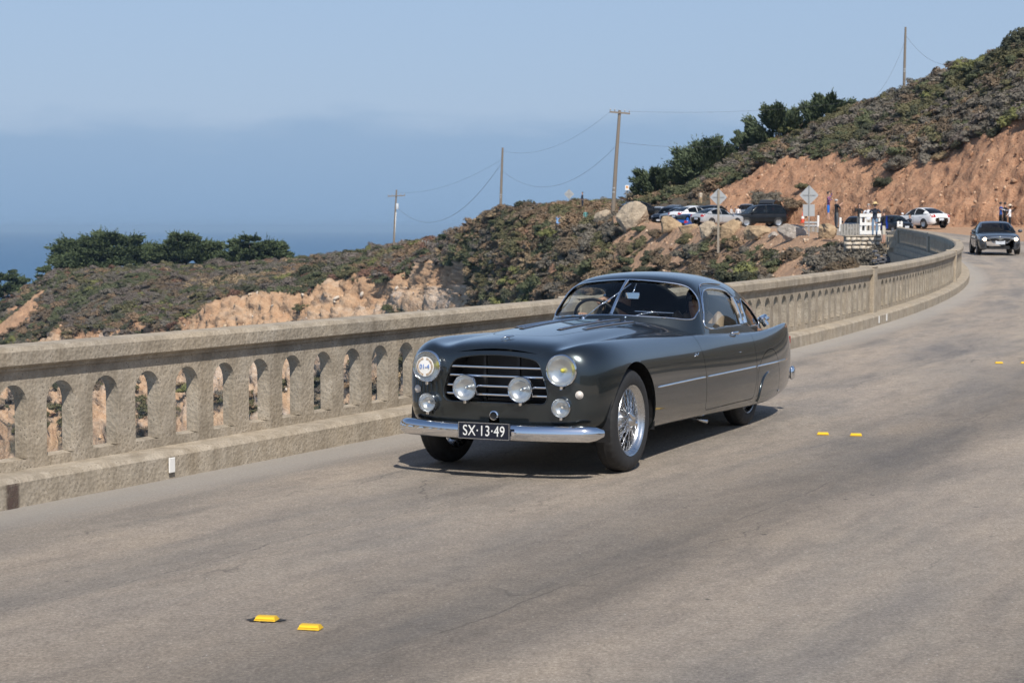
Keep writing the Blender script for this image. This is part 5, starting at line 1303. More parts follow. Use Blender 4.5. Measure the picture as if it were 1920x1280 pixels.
gr = tag(empty('guard_rail', at(1520, 428, 118)), 'short grey guard rail on posts behind the square boulder', 'guard rail')
a, b = at(1508, 421, 118), at(1534, 421, 118)
for z_ in (.12, -.08): m = MB(); m.box((a+b)/2+Vector((0, 0, z_)), (b.x-a.x, .05, .13), 0, .03); o = m.build('rail', plain('galvanised', (.42, .43, .43), .5, .5), gr); o.matrix_parent_inverse = Matrix.Translation(-gr.location)
for x in (1512, 1521, 1530): p = at(x, 425, 118); m = MB(); m.box(p+Vector((0, .08, 0)), (.12, .12, .75)); o = m.build('post', WOOD, gr); o.matrix_parent_inverse = Matrix.Translation(-gr.location)
# traffic cone
p = at(1505, 418, 122); e = tag(empty('traffic_cone', p), 'red and white traffic cone behind the boulders', 'cone')
m = MB(); m.box((0, 0, .02), (.36, .36, .04), bev=.01); m.build('base', plain('cone_red', (.55, .06, .02), .6), e)
m = MB(); m.lathe([(.14, .04), (.03, .72), (.001, .72)], 16); m.build('cone', plain('cone_red', (.55, .06, .02), .6), e, True)
m = MB(); m.lathe([(.108, .28), (.078, .46)], 16); m.build('band', PWHITE, e, True)
# wire fence on the headland brow
hf = tag(empty('post_fence', hit(835, 474)), 'line of pale fence posts on the brow of the headland', 'fence')
prev = None
for k, x in enumerate((792, 797, 802, 808, 814, 821, 828, 834, 840, 846, 851, 857)):
    yb = 459+(x-792)*.31; p = hit(x, yb+4) or at(x, yb, 268); hgt = (13 if x < 820 else 18)/FPX*p.y
    m = MB(); m.box(p+Vector((0, 0, hgt/2-.1)), (.14, .14, hgt+.3)); o = m.build('post', BOARD, hf); o.matrix_parent_inverse = Matrix.Translation(-hf.location)
    if prev is not None:
        m = MB()
        for f in (.3, .6, .92): m.tube([prev[0]+Vector((0, 0, prev[1]*f)), p+Vector((0, 0, hgt*f))], .02, 4)
        o = m.build('wire', plain('fence_wire', (.3, .3, .29), .5, .4), hf); o.matrix_parent_inverse = Matrix.Translation(-hf.location)
    prev = (p, hgt)

# ------------------------------------------------------------------ utility poles and wires
POLE = plain('pole_wood', (.20, .165, .13), .9, scale=3, bump=.3); INSUL = plain('insulator', (.35, .36, .36), .3)
def pole(label, x0, y0, x1, y1, D, arm=None, rad=.16, extra=None):
    a, b = at(x0, y0, D), at(x1, y1, D); t = tag(empty('utility_pole', a), label, 'pole'); d = b-a
    m = MB(); m.tube([Vector((0, 0, -1.2)), d*.5, d], [rad*1.15, rad, rad*.78], 10); m.build('shaft', POLE, t, True, 60)
    if arm:
        L_, tilt, drop_ = arm; c = d-Vector((0, 0, drop_)); ax = Vector((math.cos(tilt), .25, math.sin(tilt))).normalized(); m = MB()
        m.box(c+Vector((0, -.16, 0)), (L_, .12, .16), M=ax.to_track_quat('X', 'Z').to_matrix()); m.build('crossarm', POLE, t)
        for s_ in (-.94, -.5, .5, .94):
            q = c+ax*L_/2*s_+Vector((0, -.16, .08)); m = MB(); m.lathe([(.03, 0), (.03, .08), (.07, .10), (.06, .2), (.03, .26), (.001, .27)], 10, None, q); m.build('insulator', INSUL, t, True)
    if extra == 'transformer':
        q = d*.72+Vector((.28, -.1, 0)); m = MB(); m.lathe([(.001, -.5), (.22, -.5), (.24, -.4), (.24, .35), (.20, .45), (.001, .48)], 16, None, q); m.build('transformer', plain('transformer_grey', (.55, .57, .58), .4), t, True, 50)
        m = MB(); m.tube([d*.05+Vector((.14, -.1, 0)), d*.62+Vector((.14, -.1, 0))], .05, 6); m.build('conduit', PWHITE, t, True)
    for q_ in ((.2, .24) if not extra else ()): m = MB(); m.lathe([(rad*1.13, 0), (rad*1.13, .12)], 10, None, d*q_); m.build('band', INSUL, t)
    return b
pA = pole('short utility pole with a transformer on the headland brow', 737.5, 466, 743.5, 356, 300, (2.9, .05, 1.0), .17, 'transformer')
pB = pole('bare pole without crossarm on top of the brown spur', 938, 394, 942.5, 277, 226, None, .16)
pC = pole('tall leaning pole with a tilted crossarm above the boulders', 1148, 400, 1162, 207, 178, (2.05, -.07, .25), .19)
pD = pole('thin pale pole high on the hill against the sky', 1695, 156, 1698, 51, 205, None, .14)
WIRE = plain('power_cable', (.11, .11, .12), .6)
def wire(label, a, b, sag, rad=.018):
    a, b = Vector(a), Vector(b); pts = [a.lerp(b, t)-Vector((0, 0, sag*4*t*(1-t))) for t in np.linspace(0, 1, 25)]; m = MB(); m.tube(pts, rad*.6, 5)
    tag(m.build('power_cable', WIRE), label, 'cable')
wire('slack cable drooping from the transformer pole up to the bare pole', pA+Vector((.2, 0, -3.0)), pB+Vector((0, 0, -1.7)), 4.6, .035)
wire('taut cable from the transformer pole top to the bare pole', pA+Vector((.2, 0, -.4)), pB+Vector((0, 0, -1.4)), 1.3, .02)
wire('sagging cable from the bare pole to the tall leaning pole', pB+Vector((0, 0, -2.9)), pC+Vector((-.1, 0, -3.2)), 3.0, .022)
wire('upper cable from the bare pole to the leaning pole crossarm', pB+Vector((0, 0, -.4)), pC+Vector((-.9, 0, -.1)), 1.6, .015)
wire('upper cable from the leaning pole toward the hill', pC+Vector((.9, 0, -.1)), at(1720, 170, 210), .9, .015)
wire('lower cable from the leaning pole toward the cypress skyline', pC+Vector((0, 0, -3.1)), at(1420, 268, 214), .5, .018)
wire('cable falling left from the thin pole into the scrub', pD+Vector((0, 0, -1.4)), at(1628, 190, 200), 1.2, .022)
wire('cable sagging right from the thin pole over the hill', pD+Vector((0, 0, -.9)), at(1800, 118, 196), 1.3, .022)

# ------------------------------------------------------------------ signs seen from behind
ALU = plain('sign_back', (.40, .41, .41), .5, .35, var=.06)
def sign_back(label, x, y, size, D, post, y_base, plaque=None, wood=False):
    c = at(x, y, D); b = at(x, y_base, D); t = tag(empty('road_sign', b), label, 'sign'); s_ = size/FPX*D/2
    m = MB(); ring = round_poly([(0, s_), (s_, 0), (0, -s_), (-s_, 0)], s_*.16, 4); prism_ = [(p[0], p[1]) for p in ring]; k = len(ring)
    o_ = c-b; m.add([(o_.x+p[0], -.02, o_.z+p[1]) for p in ring]+[(o_.x+p[0], .0, o_.z+p[1]) for p in ring], [tuple(range(k)), tuple(range(k, 2*k))[::-1]]+[(i, k+i, k+(i+1) % k, (i+1) % k) for i in range(k)])
    m.build('diamond_panel', ALU, t)
    m = MB(); m.box((o_.x, -.035, o_.z), (s_*1.3, .02, .05)); m.build('brace', plain('brace', (.30, .30, .29), .5, .4), t)
    if plaque:
        px_, py_, pw, ph = plaque; q = at(px_, py_, D)-b; m = MB(); m.box((q.x, -.012, q.z), (pw/FPX*D, .02, ph/FPX*D), bev=.006); m.build('plaque', ALU, t)
    m = MB(); hh = o_.z+s_*(.9 if not wood else .75); m.box((o_.x*.5 if False else o_.x, -.075 if wood else -.06, hh/2-.2), (.15 if wood else .06, .10 if wood else .05, hh+.5)); m.build('post', WOOD if wood else plain('steel_post', (.33, .33, .32), .5, .5), t)
sign_back('diamond sign seen from behind on a wooden post among the boulders', 1347, 370, 33, 126, 'w', 462, None, True)
sign_back('larger diamond sign with a square plaque below, seen from behind, in front of the bank', 1517, 366, 37, 112, 's', 436, (1516.5, 394.5, 22, 22))
sign_back('small pale diamond sign alone on the spur skyline', 1067, 364, 19, 205, 's', 392)
p = at(1174, 388, 176); e = tag(empty('notice_sign', p), 'small white and orange notice on a post above the largest boulder', 'sign')
m = MB(); m.box((0, 0, .7), (.05, .05, 1.9)); m.build('post', plain('steel_post', (.33, .33, .32), .5, .5), e); m = MB(); m.box((.08, -.04, 1.85), (.38, .02, .48), bev=.01); m.build('board', PWHITE, e); m = MB(); m.box((.08, -.056, 1.9), (.2, .006, .22)); m.build('symbol', plain('sign_orange', (.6, .25, .05), .5), e); m = MB(); m.box((.0, -.05, .3), (.14, .05, .7)); m.build('post_sleeve', PWHITE, e)

# ------------------------------------------------------------------ raised yellow lane markers
YEL = plain('marker_yellow', (.62, .38, .014), .5, var=.1, scale=30); TAR = plain('tar', (.022, .021, .021), .7)
def marker(label, x, y, tar=False):
    a, b = ray(x, y); D = -CAM_H/b; p = Vector((a*D, D, zg(D)+.004)); e = tag(empty('lane_marker', p, -math.atan2(1.0, 2.1)*.2), label, 'road marker')
    e.rotation_euler = (0, 0, heading(s_of(D))-math.pi/2+.30)
    m = MB(); L_, W_ = .100, .066
    m.add([(-L_/2, -W_/2, 0), (L_/2, -W_/2, 0), (L_/2, W_/2, 0), (-L_/2, W_/2, 0), (-L_/2+.008, -W_/2+.018, .019), (L_/2-.008, -W_/2+.018, .019), (L_/2-.008, W_/2-.018, .019), (-L_/2+.008, W_/2-.018, .019)], [(4, 5, 6, 7), (0, 1, 5, 4), (1, 2, 6, 5), (2, 3, 7, 6), (3, 0, 4, 7)])
    m.build('body', YEL, e); m = MB(); m.box((.0, -W_/2+.008, .011), (L_*.86, .004, .010), M=Matrix.Rotation(-.8, 3, 'X')); m.build('reflector', plain('marker_reflector', (.80, .50, .03), .2), e)
    if tar:
        bm = bmesh.new(); bmesh.ops.create_circle(bm, cap_ends=True, segments=44, radius=1)
        for i, v_ in enumerate(bm.verts): k_ = 1+.75*fbm(v_.co*2.3+Vector((x, 0, 0)), 3); v_.co = Vector((v_.co.x*.088*k_*(1+.5*fbm(v_.co*5, 2)), v_.co.y*.045*k_, .001))
        me = bpy.data.meshes.new('tar_pad'); bm.to_mesh(me); bm.free(); link('tar_pad', me, TAR, e)
marker('yellow raised lane marker on tar, left of the nearest pair', 500, 1163, True)
marker('yellow raised lane marker, right of the nearest pair', 582, 1179)
marker('left yellow marker of the pair beside the coupe', 1543, 816); marker('right yellow marker of the pair beside the coupe', 1605, 818)
marker('left yellow marker of the far pair at the right edge', 1873, 685); marker('right yellow marker of the far pair at the right edge', 1921, 685)
# white delineator plate and paint dabs on the kerb
def on_kerb(x, y): 
    best = None
    for s_ in np.arange(s_of(8), s_of(80), .02):
        p = on(s_, -.004, .09); v_ = Vector((p.x, p.y, p.z-CAM_H)); fw = v_.y*_cp-v_.z*_sp; u_ = 960+FPX*v_.x/fw
        if best is None or abs(u_-x) < best[0]: best = (abs(u_-x), s_)
    return best[1]
s_ = on_kerb(319, 866); p = on(s_, .012, .098); m = MB(); m.box(p, (.062, .012, .105), heading(s_)+.0, .003); tag(m.build('delineator', PWHITE), 'small white reflector plate on the near kerb', 'reflector')
for x, lab in ((1648, 'left white paint dab on the kerb past the parapet post'), (1662, 'right white paint dab on the kerb past the parapet post'), (1750, 'white paint dab on the far kerb')):
    s_ = on_kerb(x, 0); p = on(s_, .001, .10); m = MB(); m.box(p, (.10, .006, .12), heading(s_)); tag(m.build('paint_mark', PWHITE), lab, 'paint mark')
n = NT('rust_stain'); c = n.co('Object'); sx = n.n('ShaderNodeSeparateXYZ'); n.t.links.new(c, sx.inputs[0])
fade = n.math('MULTIPLY', n.mr(n.math('ABSOLUTE', sx.outputs[0]), .035, .07, 1, 0, True), n.mr(n.noise(c, 22, 5, .7), .30, .62, .25, .95))
tr = n.n('ShaderNodeBsdfTransparent'); mx = n.n('ShaderNodeMixShader'); n.t.links.new(fade, mx.inputs[0]); n.t.links.new(tr.outputs[0], mx.inputs[1]); n.t.links.new(n.b.outputs[0], mx.inputs[2]); n.t.links.new(mx.outputs[0], n.out.inputs[0]); n.fin((.085, .055, .045), .9)
s_ = on_kerb(24, 0); p = on(s_, .001, .072); m = MB(); m.add([(-.075, 0, -.075), (.075, 0, -.075), (.075, 0, .085), (-.075, 0, .085)], [(0, 1, 2, 3)]); o = tag(m.build('rust_stain', n.mat), 'dark rust stain on the kerb at the left edge', 'stain'); o.location = p; o.rotation_euler = (0, 0, heading(s_))
# ------------------------------------------------------------------ modern cars
PLATE_W = plain('plate_white', (.50, .53, .57), .5); SILV = plain('alloy', (.45, .46, .47), .35, .8)
def car_paint(key):
    cols = {'slate': (.055, .066, .082), 'white': (.74, .74, .73), 'black': (.010, .011, .013), 'silver': (.42, .43, .44), 'navy': (.020, .028, .045), 'grey': (.16, .17, .18), 'blue': (.01, .09, .36), 'charcoal': (.035, .037, .040), 'steelblue': (.15, .19, .24)}
    nm = 'paint_'+key
    if nm not in _mc:
        _mc[nm] = paint(nm, cols[key], .25 if key not in ('white',) else 0.0, .35)
        if key in ('black', 'charcoal', 'navy'): _mc[nm].node_tree.nodes['Principled BSDF'].inputs['Specular IOR Level'].default_value = .25; _mc[nm].node_tree.nodes['Principled BSDF'].inputs['Coat Weight'].default_value = .35
    return _mc[nm]
KIND = {
 'sedan': dict(x=[2.30, 2.24, 2.05, 1.45, .85, 0, -.85, -1.5, -2.0, -2.22, -2.30], W=[.60, .82, .88, .90, .905, .905, .905, .90, .88, .80, .55],
     zb=[.26, .20, .18, .18, .19, .20, .20, .20, .22, .28, .40], zt=[.68, .78, .84, .92, .96, .975, .985, 1.02, 1.02, .98, .72],
     cab=[(1.02, .93, .80), (.62, 1.16, .76), (.18, 1.395, .66), (-.35, 1.45, .64), (-.85, 1.41, .64), (-1.35, 1.22, .70), (-1.72, 1.02, .74)], wr=.325, wx=(1.42, -1.38)),
 'suv': dict(x=[2.30, 2.26, 2.15, 1.6, .95, 0, -.9, -1.6, -2.1, -2.28, -2.33], W=[.60, .82, .90, .925, .93, .935, .935, .93, .92, .88, .70],
     zb=[.55, .42, .34, .30, .30, .30, .30, .30, .34, .42, .55], zt=[.78, .98, 1.06, 1.12, 1.14, 1.15, 1.15, 1.15, 1.15, 1.14, 1.0],
     cab=[(1.05, 1.12, .84), (.86, 1.40, .82), (.55, 1.74, .78), (0, 1.83, .77), (-1.2, 1.87, .77), (-2.05, 1.84, .77), (-2.27, 1.15, .82)], wr=.38, wx=(1.42, -1.45)),
 'hatch': dict(x=[2.10, 2.05, 1.9, 1.4, .85, 0, -.85, -1.5, -1.85, -2.02, -2.08], W=[.50, .74, .85, .885, .89, .89, .89, .885, .86, .80, .6],
     zb=[.42, .30, .24, .22, .22, .22, .22, .23, .28, .36, .5], zt=[.62, .74, .84, .94, 1.0, 1.01, 1.03, 1.05, 1.05, 1.03, .8],
     cab=[(1.05, .97, .80), (.65, 1.25, .76), (.25, 1.48, .69), (-.4, 1.56, .67), (-1.1, 1.53, .67), (-1.75, 1.30, .72), (-1.98, 1.05, .76)], wr=.33, wx=(1.32, -1.28)),
}
def modern_car(name, label, pos, rz, kind, key, group=None, front=None, lights=False, tilt=0.0, scale=1.0, detail=1, hatch_open=False):
    K = KIND[kind]; t = tag(empty(name, pos, 0), label, 'car', group); t.rotation_euler = (0, tilt, rz); t.scale = (scale,)*3; PM = car_paint(key)
    half = []
    for x, W, zb, zt in zip(K['x'], K['W'], K['zb'], K['zt']):
        H = zt-zb; half.append([(x, W*.80, zb), (x, W*.96, zb+.02), (x, W, zb+H*.30), (x, W*1.005, zb+H*.55), (x, W*.985, zb+H*.82), (x, W*.93, zb+H*.965), (x, W*.70, zt+.005), (x, W*.35, zt+.022), (x, 0, zt+.028)])
    g = loft(mirror_net(half), 44, 30); me = np_mesh('body', g.reshape(-1, 3), grid_quads(44, 30)); link('body', me, PM, t, True)
    bb = BVHTree.FromPolygons([Vector(p) for p in g.reshape(-1, 3)], grid_quads(44, 30).tolist())
    # glasshouse, roof and pillars from one set of arches
    cs_ = []; beltW = [np.interp(-c[0], [-v for v in K['x']], K['W'])*.95 for c in K['cab']]
    for (x, z, wt), bw in zip(K['cab'], beltW):
        zb_ = float(np.interp(-x, [-v for v in K['x']], K['zt']))-.03; z = max(z, zb_+.02); hh = z-zb_
        cs_.append([(x, bw, zb_), (x, bw*.97, zb_+hh*.25), (x, bw+(wt-bw)*.62, zb_+hh*.62), (x, wt*.985, zb_+hh*.90), (x, wt*.84, zb_+hh*.985), (x, wt*.45, z+.012), (x, 0, z+.018)])
    cg = loft(mirror_net(cs_), 37, 33); link('windows', np_mesh('windows', cg.reshape(-1, 3), grid_quads(37, 33)), GLASS_D if detail else GLASS_D, t, True)
    nrm = surf_normals(cg); sgn = 1 if nrm[18, 16, 2] > 0 else -1; og = cg+nrm*sgn*.008
    def patch(nm, mask, mat, arr=og):
        q = grid_quads(37, 33).reshape(36, 32, 4); sel = q[mask]
        if len(sel): link(nm, np_mesh(nm, arr.reshape(-1, 3), sel), mat, t, True)
    I, J = np.meshgrid(np.arange(36), np.arange(32), indexing='ij'); xc = cg[:-1, :-1, 0]; zc_ = cg[:-1, :-1, 2]
    r0, r1 = K['cab'][2][0]+.06, K['cab'][4 if kind != 'suv' else 5][0]-.02
    roofm = (J >= 9) & (J <= 22) & (xc < r0) & (xc > r1)
    pil = ((J <= 8) | (J >= 23)) & ((np.abs(xc-(K['cab'][2][0]*.35+K['cab'][1][0]*.65-(zc_-K['cab'][1][1])*1.2)) < .06) | (np.abs(xc+.28) < .05) | (xc < K['cab'][5][0]+(.12 if kind != 'suv' else -.08)))
    rail = ((J == 8) | (J == 23) | (J == 7) | (J == 24)) & (xc < r0+.35) & (xc > r1-.25)
    patch('roof', roofm | rail, PM); patch('pillar', pil & ~rail & ~roofm, PM)
    for sg in (1, -1):
        for xx in K['wx']:
            w = empty('wheel'); w.parent = t; y_ = sg*(np.interp(-xx, [-v for v in K['x']], K['W'])-.085); w.location = (xx, y_, K['wr']); w.rotation_euler = (0, 0, 0 if sg > 0 else math.pi)
            Y = Matrix(((1, 0, 0), (0, 0, 1), (0, -1, 0))); r_ = K['wr']
            m = MB(); m.lathe([(r_*.66, .095), (r_*.72, .105), (r_*.93, .10), (r_, .08), (r_, -.1), (r_*.7, -.1)], 22, Y); m.build('tyre', TYRE, w, True, 40)
            m = MB(); m.lathe([(r_*.69, .098), (r_*.62, .085), (r_*.2, .075), (.001, .08)], 22, Y); m.build('rim', SILV, w, True, 40)
            m = MB(); vv = []  # black patch laid on the body, painting the shade of the open arch
            for f_ in (1.14, .9, .6):
                for a in np.linspace(-.25, math.pi+.25, 18):
                    px_, pz_ = math.cos(a)*r_*f_+xx, math.sin(a)*r_*f_+K['wr']; h = bb.ray_cast(Vector((px_, sg*3, max(pz_, K['zb'][4]+.05))), Vector((0, -sg, 0))); yy_ = h[0].y if h[0] else sg*K['W'][4]; vv.append((px_, yy_+sg*.006, pz_))
            m.add(vv, [(i*18+j, i*18+j+1, (i+1)*18+j+1, (i+1)*18+j) for i in range(2) for j in range(17)]+[tuple(36+j for j in range(18))]); m.build('arch_shade', BLACK, t)
        m = MB(); m.box((K['cab'][0][0]-.12, sg*(K['W'][4]+.09), K['zt'][4]+.06), (.14, .18, .13), bev=.04); m.build('mirror', PM, t, True, 50)
        # lamps follow the body surface
        for nm, xs_, zs_, y0, y1, mat in (('headlight', 1, (K['zt'][2]-.13, K['zt'][2]-.23), .56, .80, SILV), ('tail_light', -1, (K['zt'][-3]-.06, K['zt'][-3]-.26), .52, .84, RED_L)):
            m = MB(); vv = []; ny = 6
            for zz in np.linspace(zs_[0], zs_[1], 3):
                for yy in np.linspace(y0, y1, ny):
                    h = bb.ray_cast(Vector((xs_*4, sg*yy, zz)), Vector((-xs_, 0, 0))); vv.append((h[0]+Vector((xs_*.012, 0, 0))) if h[0] else Vector((xs_*2.1, sg*yy, zz)))
            m.add(vv, [(i*ny+j, i*ny+j+1, (i+1)*ny+j+1, (i+1)*ny+j) for i in range(2) for j in range(ny-1)]); m.build(nm, mat, t, True)
        if lights:
            h = bb.ray_cast(Vector((4, sg*.66, .66)), Vector((-1, 0, 0)))[0] or Vector((2.1, sg*.66, .66)); m = MB(); m.lathe([(.001, .03), (.06, .025), (.075, .0)], 16, XROT, h+Vector((.03, 0, 0)))
            lm_ = bpy.data.materials.get('lit_headlight')
            if lm_ is None: n = NT('lit_headlight'); lm_ = n.fin((1, .75, .5), .3, Emission_Color=n.mix(n.noise(n.co('Object'), 4, 2), (1, .72, .45), (1, .80, .58)), Emission_Strength=6.0)
            m.build('lit_lamp', lm_, t, True)
    for xs_, nm in ((1, 'front_plate'), (-1, 'rear_plate')):
        zz = .52 if xs_ > 0 else (.62 if kind != 'suv' else .8); h = bb.ray_cast(Vector((xs_*4, 0, zz)), Vector((-xs_, 0, 0))); q = h[0] if h[0] else Vector((xs_*2.25, 0, zz)); m = MB(); m.box(q+Vector((xs_*.012, 0, 0)), (.02, .40, .17), bev=.006); m.build(nm, PLATE_W, t)
    # lower grille / bumper insert, door seams and handles
    m = MB(); vv = []; zs = (K['zb'][1]+.03, K['zb'][1]+.17)
    for zz in zs:
        for yy in np.linspace(-.55, .55, 9):
            h = bb.ray_cast(Vector((4, yy, zz)), Vector((-1, 0, 0))); vv.append((h[0] if h[0] else Vector((2.15, yy, zz)))+Vector((.010, 0, 0)))
    m.add(vv, [(j, j+1, 9+j+1, 9+j) for j in range(8)]); m.build('lower_grille', BLACK, t)
    if front == 'hex':
        pts = [(-.30, .50), (.30, .50), (.47, .64), (.40, .76), (-.40, .76), (-.47, .64)]; vv = []
        for a, b in pts: h = bb.ray_cast(Vector((4, a, b)), Vector((-1, 0, 0))); vv.append((h[0] if h[0] else Vector((2.2, a, b)))+Vector((.016, 0, 0)))
        h = bb.ray_cast(Vector((4, 0, .63)), Vector((-1, 0, 0)))[0] or Vector((2.3, 0, .63)); m = MB(); m.add(vv+[h+Vector((.016, 0, 0))], [(i, (i+1) % 6, 6) for i in range(6)]); m.build('grille', BLACK, t); m = MB(); m.tube(vv, .018, 6, False, True); m.build('grille_frame', CHROME, t, True)
        for k, zz in enumerate((.54, .58, .62, .66, .70)):
            hw = .36 if k in (0, 4) else .43; m = MB(); a = bb.ray_cast(Vector((4, 0, zz)), Vector((-1, 0, 0)))[0] or Vector((2.25, 0, zz)); m.tube([a+Vector((-.03, -hw, 0)), a+Vector((.024, 0, 0)), a+Vector((-.03, hw, 0))], .009, 5); m.build('grille_bar', CHROME, t, True)
        for sg in (1, -1): m = MB(); a = bb.ray_cast(Vector((4, sg*.68, .42)), Vector((-1, 0, 0)))[0] or Vector((2.05, sg*.68, .42)); m.box(a+Vector((.0, 0, 0)), (.03, .22, .13), bev=.01); m.build('fog_recess', BLACK, t)
    for sg in (1, -1):
        for xx in (.80, -.22, -1.22):
            pts = []
            for zz in np.linspace(K['zb'][5]+.10, K['zt'][5]-.03, 7):
                h = bb.ray_cast(Vector((xx, sg*3, zz)), Vector((0, -sg, 0)))
                if h[0]: pts.append(h[0]+Vector((0, sg*.001, 0)))
            if len(pts) > 3 and detail: m = MB(); m.tube(pts, .006, 4); m.build('door_seam', BLACK, t)
        for xx in (-.08, -1.05):
            h = bb.ray_cast(Vector((xx, sg*3, K['zt'][5]-.16)), Vector((0, -sg, 0)))
            if h[0] and detail: m = MB(); m.box(h[0]+Vector((0, sg*.012, 0)), (.20, .03, .03), bev=.008); m.build('door_handle', PM, t)
    if hatch_open:
        m = MB(); v = [(-1.3, -.62, 1.55), (-1.3, .62, 1.55), (-2.2, .60, 1.95), (-2.2, -.60, 1.95)]; m.add(v+[(a, b, c+.05) for a, b, c in v], [(0, 1, 2, 3), (4, 7, 6, 5), (0, 4, 5, 1), (1, 5, 6, 2), (2, 6, 7, 3), (3, 7, 4, 0)]); m.build('tailgate', PM, t)
    return t
def spot(x, ybase, D): return at(x, ybase, D)
def face(dx, dy): return math.atan2(dy, dx)
# oncoming grey sedan, banked with the bend
D_ = 80.0; p = at(1864, 474, D_); p.z = zg(D_)+.01
modern_car('sedan', 'dark grey sedan with lit headlights coming round the bend', p, face(-.15, -1), 'sedan', 'slate', front='hex', lights=True, scale=.99)
p = at(1728, 427, 129); p.z = zg(129)
modern_car('sedan', 'white sedan parked at the roadside below the bank, seen from behind', p, face(-.45, 1), 'sedan', 'white', scale=1.0)
G_ = 'cars parked in the turnout'
lot = zg(150)
def parked(label, x, D, dx, dy, kind, key, name='parked_car', dz=0.0, **k):
    q = at(x, 420, D); q.z = lot+.02+dz; return modern_car(name, label, q, face(dx, dy), kind, key, G_, **k)
parked('black off-roader parked at the right end of the turnout row', 1421, 152, -1, -.28, 'suv', 'black', 'parked_suv', -.02)
parked('silver sedan behind the wooden sign post', 1344, 146, .8, .6, 'sedan', 'silver', dz=.02)
parked('white sedan with red tail lights left of the silver one', 1300, 154, .8, .6, 'sedan', 'white', dz=.25)
parked('bright blue car mostly hidden behind a buff boulder', 1297, 151, .6, .8, 'hatch', 'blue', dz=-.5)
parked('grey-blue sedan nosed between the dark car and the white one', 1273, 164, -.55, -.83, 'sedan', 'steelblue', dz=.3)
parked('dark navy estate with its nose to the boulders', 1258, 172, -.6, -.8, 'suv', 'navy', 'parked_suv', dz=.1)
parked('silver hatchback at the left end of the turnout row', 1232, 180, -.5, -.86, 'hatch', 'silver', dz=.45)
parked('black hatchback with raised tailgate behind the largest boulder', 1202, 176, .9, .3, 'hatch', 'black', dz=.9, hatch_open=True)
parked('dark estate roof showing between the white car and the sign', 1318, 176, -.7, -.7, 'suv', 'charcoal', 'parked_suv', dz=.2)
parked('charcoal off-roader at the back of the turnout, seen from behind', 1447, 178, .4, .92, 'suv', 'charcoal', 'parked_suv', dz=.75)
parked('pale car with glinting windscreen at the back of the turnout', 1400, 182, -.3, -.95, 'hatch', 'grey', dz=.75)
parked('dark grey hatchback between the white sedan and the silver sedan', 1331, 168, -.6, -.8, 'hatch', 'charcoal', dz=.45)
parked('pale silver estate roof behind the navy estate', 1262, 186, -.5, -.86, 'hatch', 'grey', dz=.7)
parked('white hatchback behind the dark cars in the middle of the row', 1296, 184, -.5, -.86, 'hatch', 'white', dz=.6)
q = at(986, 399, 238); modern_car('parked_car', 'dark blue car roof showing over the spur skyline', q, face(1, .1), 'sedan', 'navy', G_, detail=0, scale=.8)
# dark old roadsters waiting by the roadside
q = at(1677, 424, 118); q.z = zg(118); modern_car('parked_car', 'small black old car with bright lamps beside the white sedan', q, face(.3, -1), 'hatch', 'black', 'old cars waiting by the fence', lights=False, scale=.74)
q = at(1604, 424, 116); q.z = zg(116); modern_car('parked_car', 'dark blue old car half hidden by the board fence', q, face(-.4, -1), 'hatch', 'navy', 'old cars waiting by the fence', scale=.72)
# ------------------------------------------------------------------ people
SKIN = plain('skin', (.46, .27, .19), .55, var=.08, scale=12); SKIN2 = plain('skin_tan', (.34, .19, .13), .55, var=.08, scale=12)
def cloth(name, col): return plain('cloth_'+name, col, .9, var=.18, scale=14, bump=.25)
def plaid():
    n = NT('cloth_plaid'); c = n.co('Object'); s_ = n.n('ShaderNodeSeparateXYZ'); n.t.links.new(c, s_.inputs[0]); ch = n.n('ShaderNodeTexChecker'); n.t.links.new(c, ch.inputs[0]); ch.inputs['Scale'].default_value = 14
    ch.inputs[1].default_value = (.22, .03, .05, 1); ch.inputs[2].default_value = (.10, .10, .26, 1); z = n.noise(c, 30, 2); return n.fin(n.mix(n.mr(z, .6, .7), ch.outputs[0], (.6, .55, .6)), .9)
def skinned(name, verts, edges, radii, root, mats, emats, parent, sub=2):
    """continuous body grown round a skeleton; each face takes the material of its nearest bone"""
    me = bpy.data.meshes.new('sk'); me.from_pydata([tuple(v) for v in verts], edges, []); me.update(); o = bpy.data.objects.new('sk', me); COL.objects.link(o)
    o.modifiers.new('s', 'SKIN'); sv = me.skin_vertices[0].data
    for i, r_ in enumerate(radii): sv[i].radius = (r_, r_) if not isinstance(r_, tuple) else r_; sv[i].use_root = (i == root)
    o.modifiers['s'].use_smooth_shade = True; o.modifiers['s'].branch_smoothing = .6
    ss = o.modifiers.new('d', 'SUBSURF'); ss.levels = sub; ss.render_levels = sub
    r = bpy.data.meshes.new_from_object(o.evaluated_get(bpy.context.evaluated_depsgraph_get())); bpy.data.objects.remove(o)
    r.materials.clear(); ob = link(name, r, mats, parent, True)
    A = np.array([verts[a] for a, b in edges], float); B = np.array([verts[b] for a, b in edges], float); AB = B-A; L2 = (AB**2).sum(1)+1e-9
    ra = np.array([np.mean(radii[a]) for a, b in edges]); rb = np.array([np.mean(radii[b]) for a, b in edges]); idx = []
    for p in r.polygons:
        c = np.array(p.center); t = np.clip(((c-A)*AB).sum(1)/L2, 0, 1); d = np.linalg.norm(c-A-AB*t[:, None], axis=1)-(ra+(rb-ra)*t)*.9; idx.append(emats[int(np.argmin(d))])
    r.polygons.foreach_set('material_index', idx); return ob
HAIR = {'dark': plain('hair_dark', (.025, .018, .014), .6), 'grey': plain('hair_grey', (.5, .48, .45), .6), 'brown': plain('hair_brown', (.07, .04, .025), .6)}
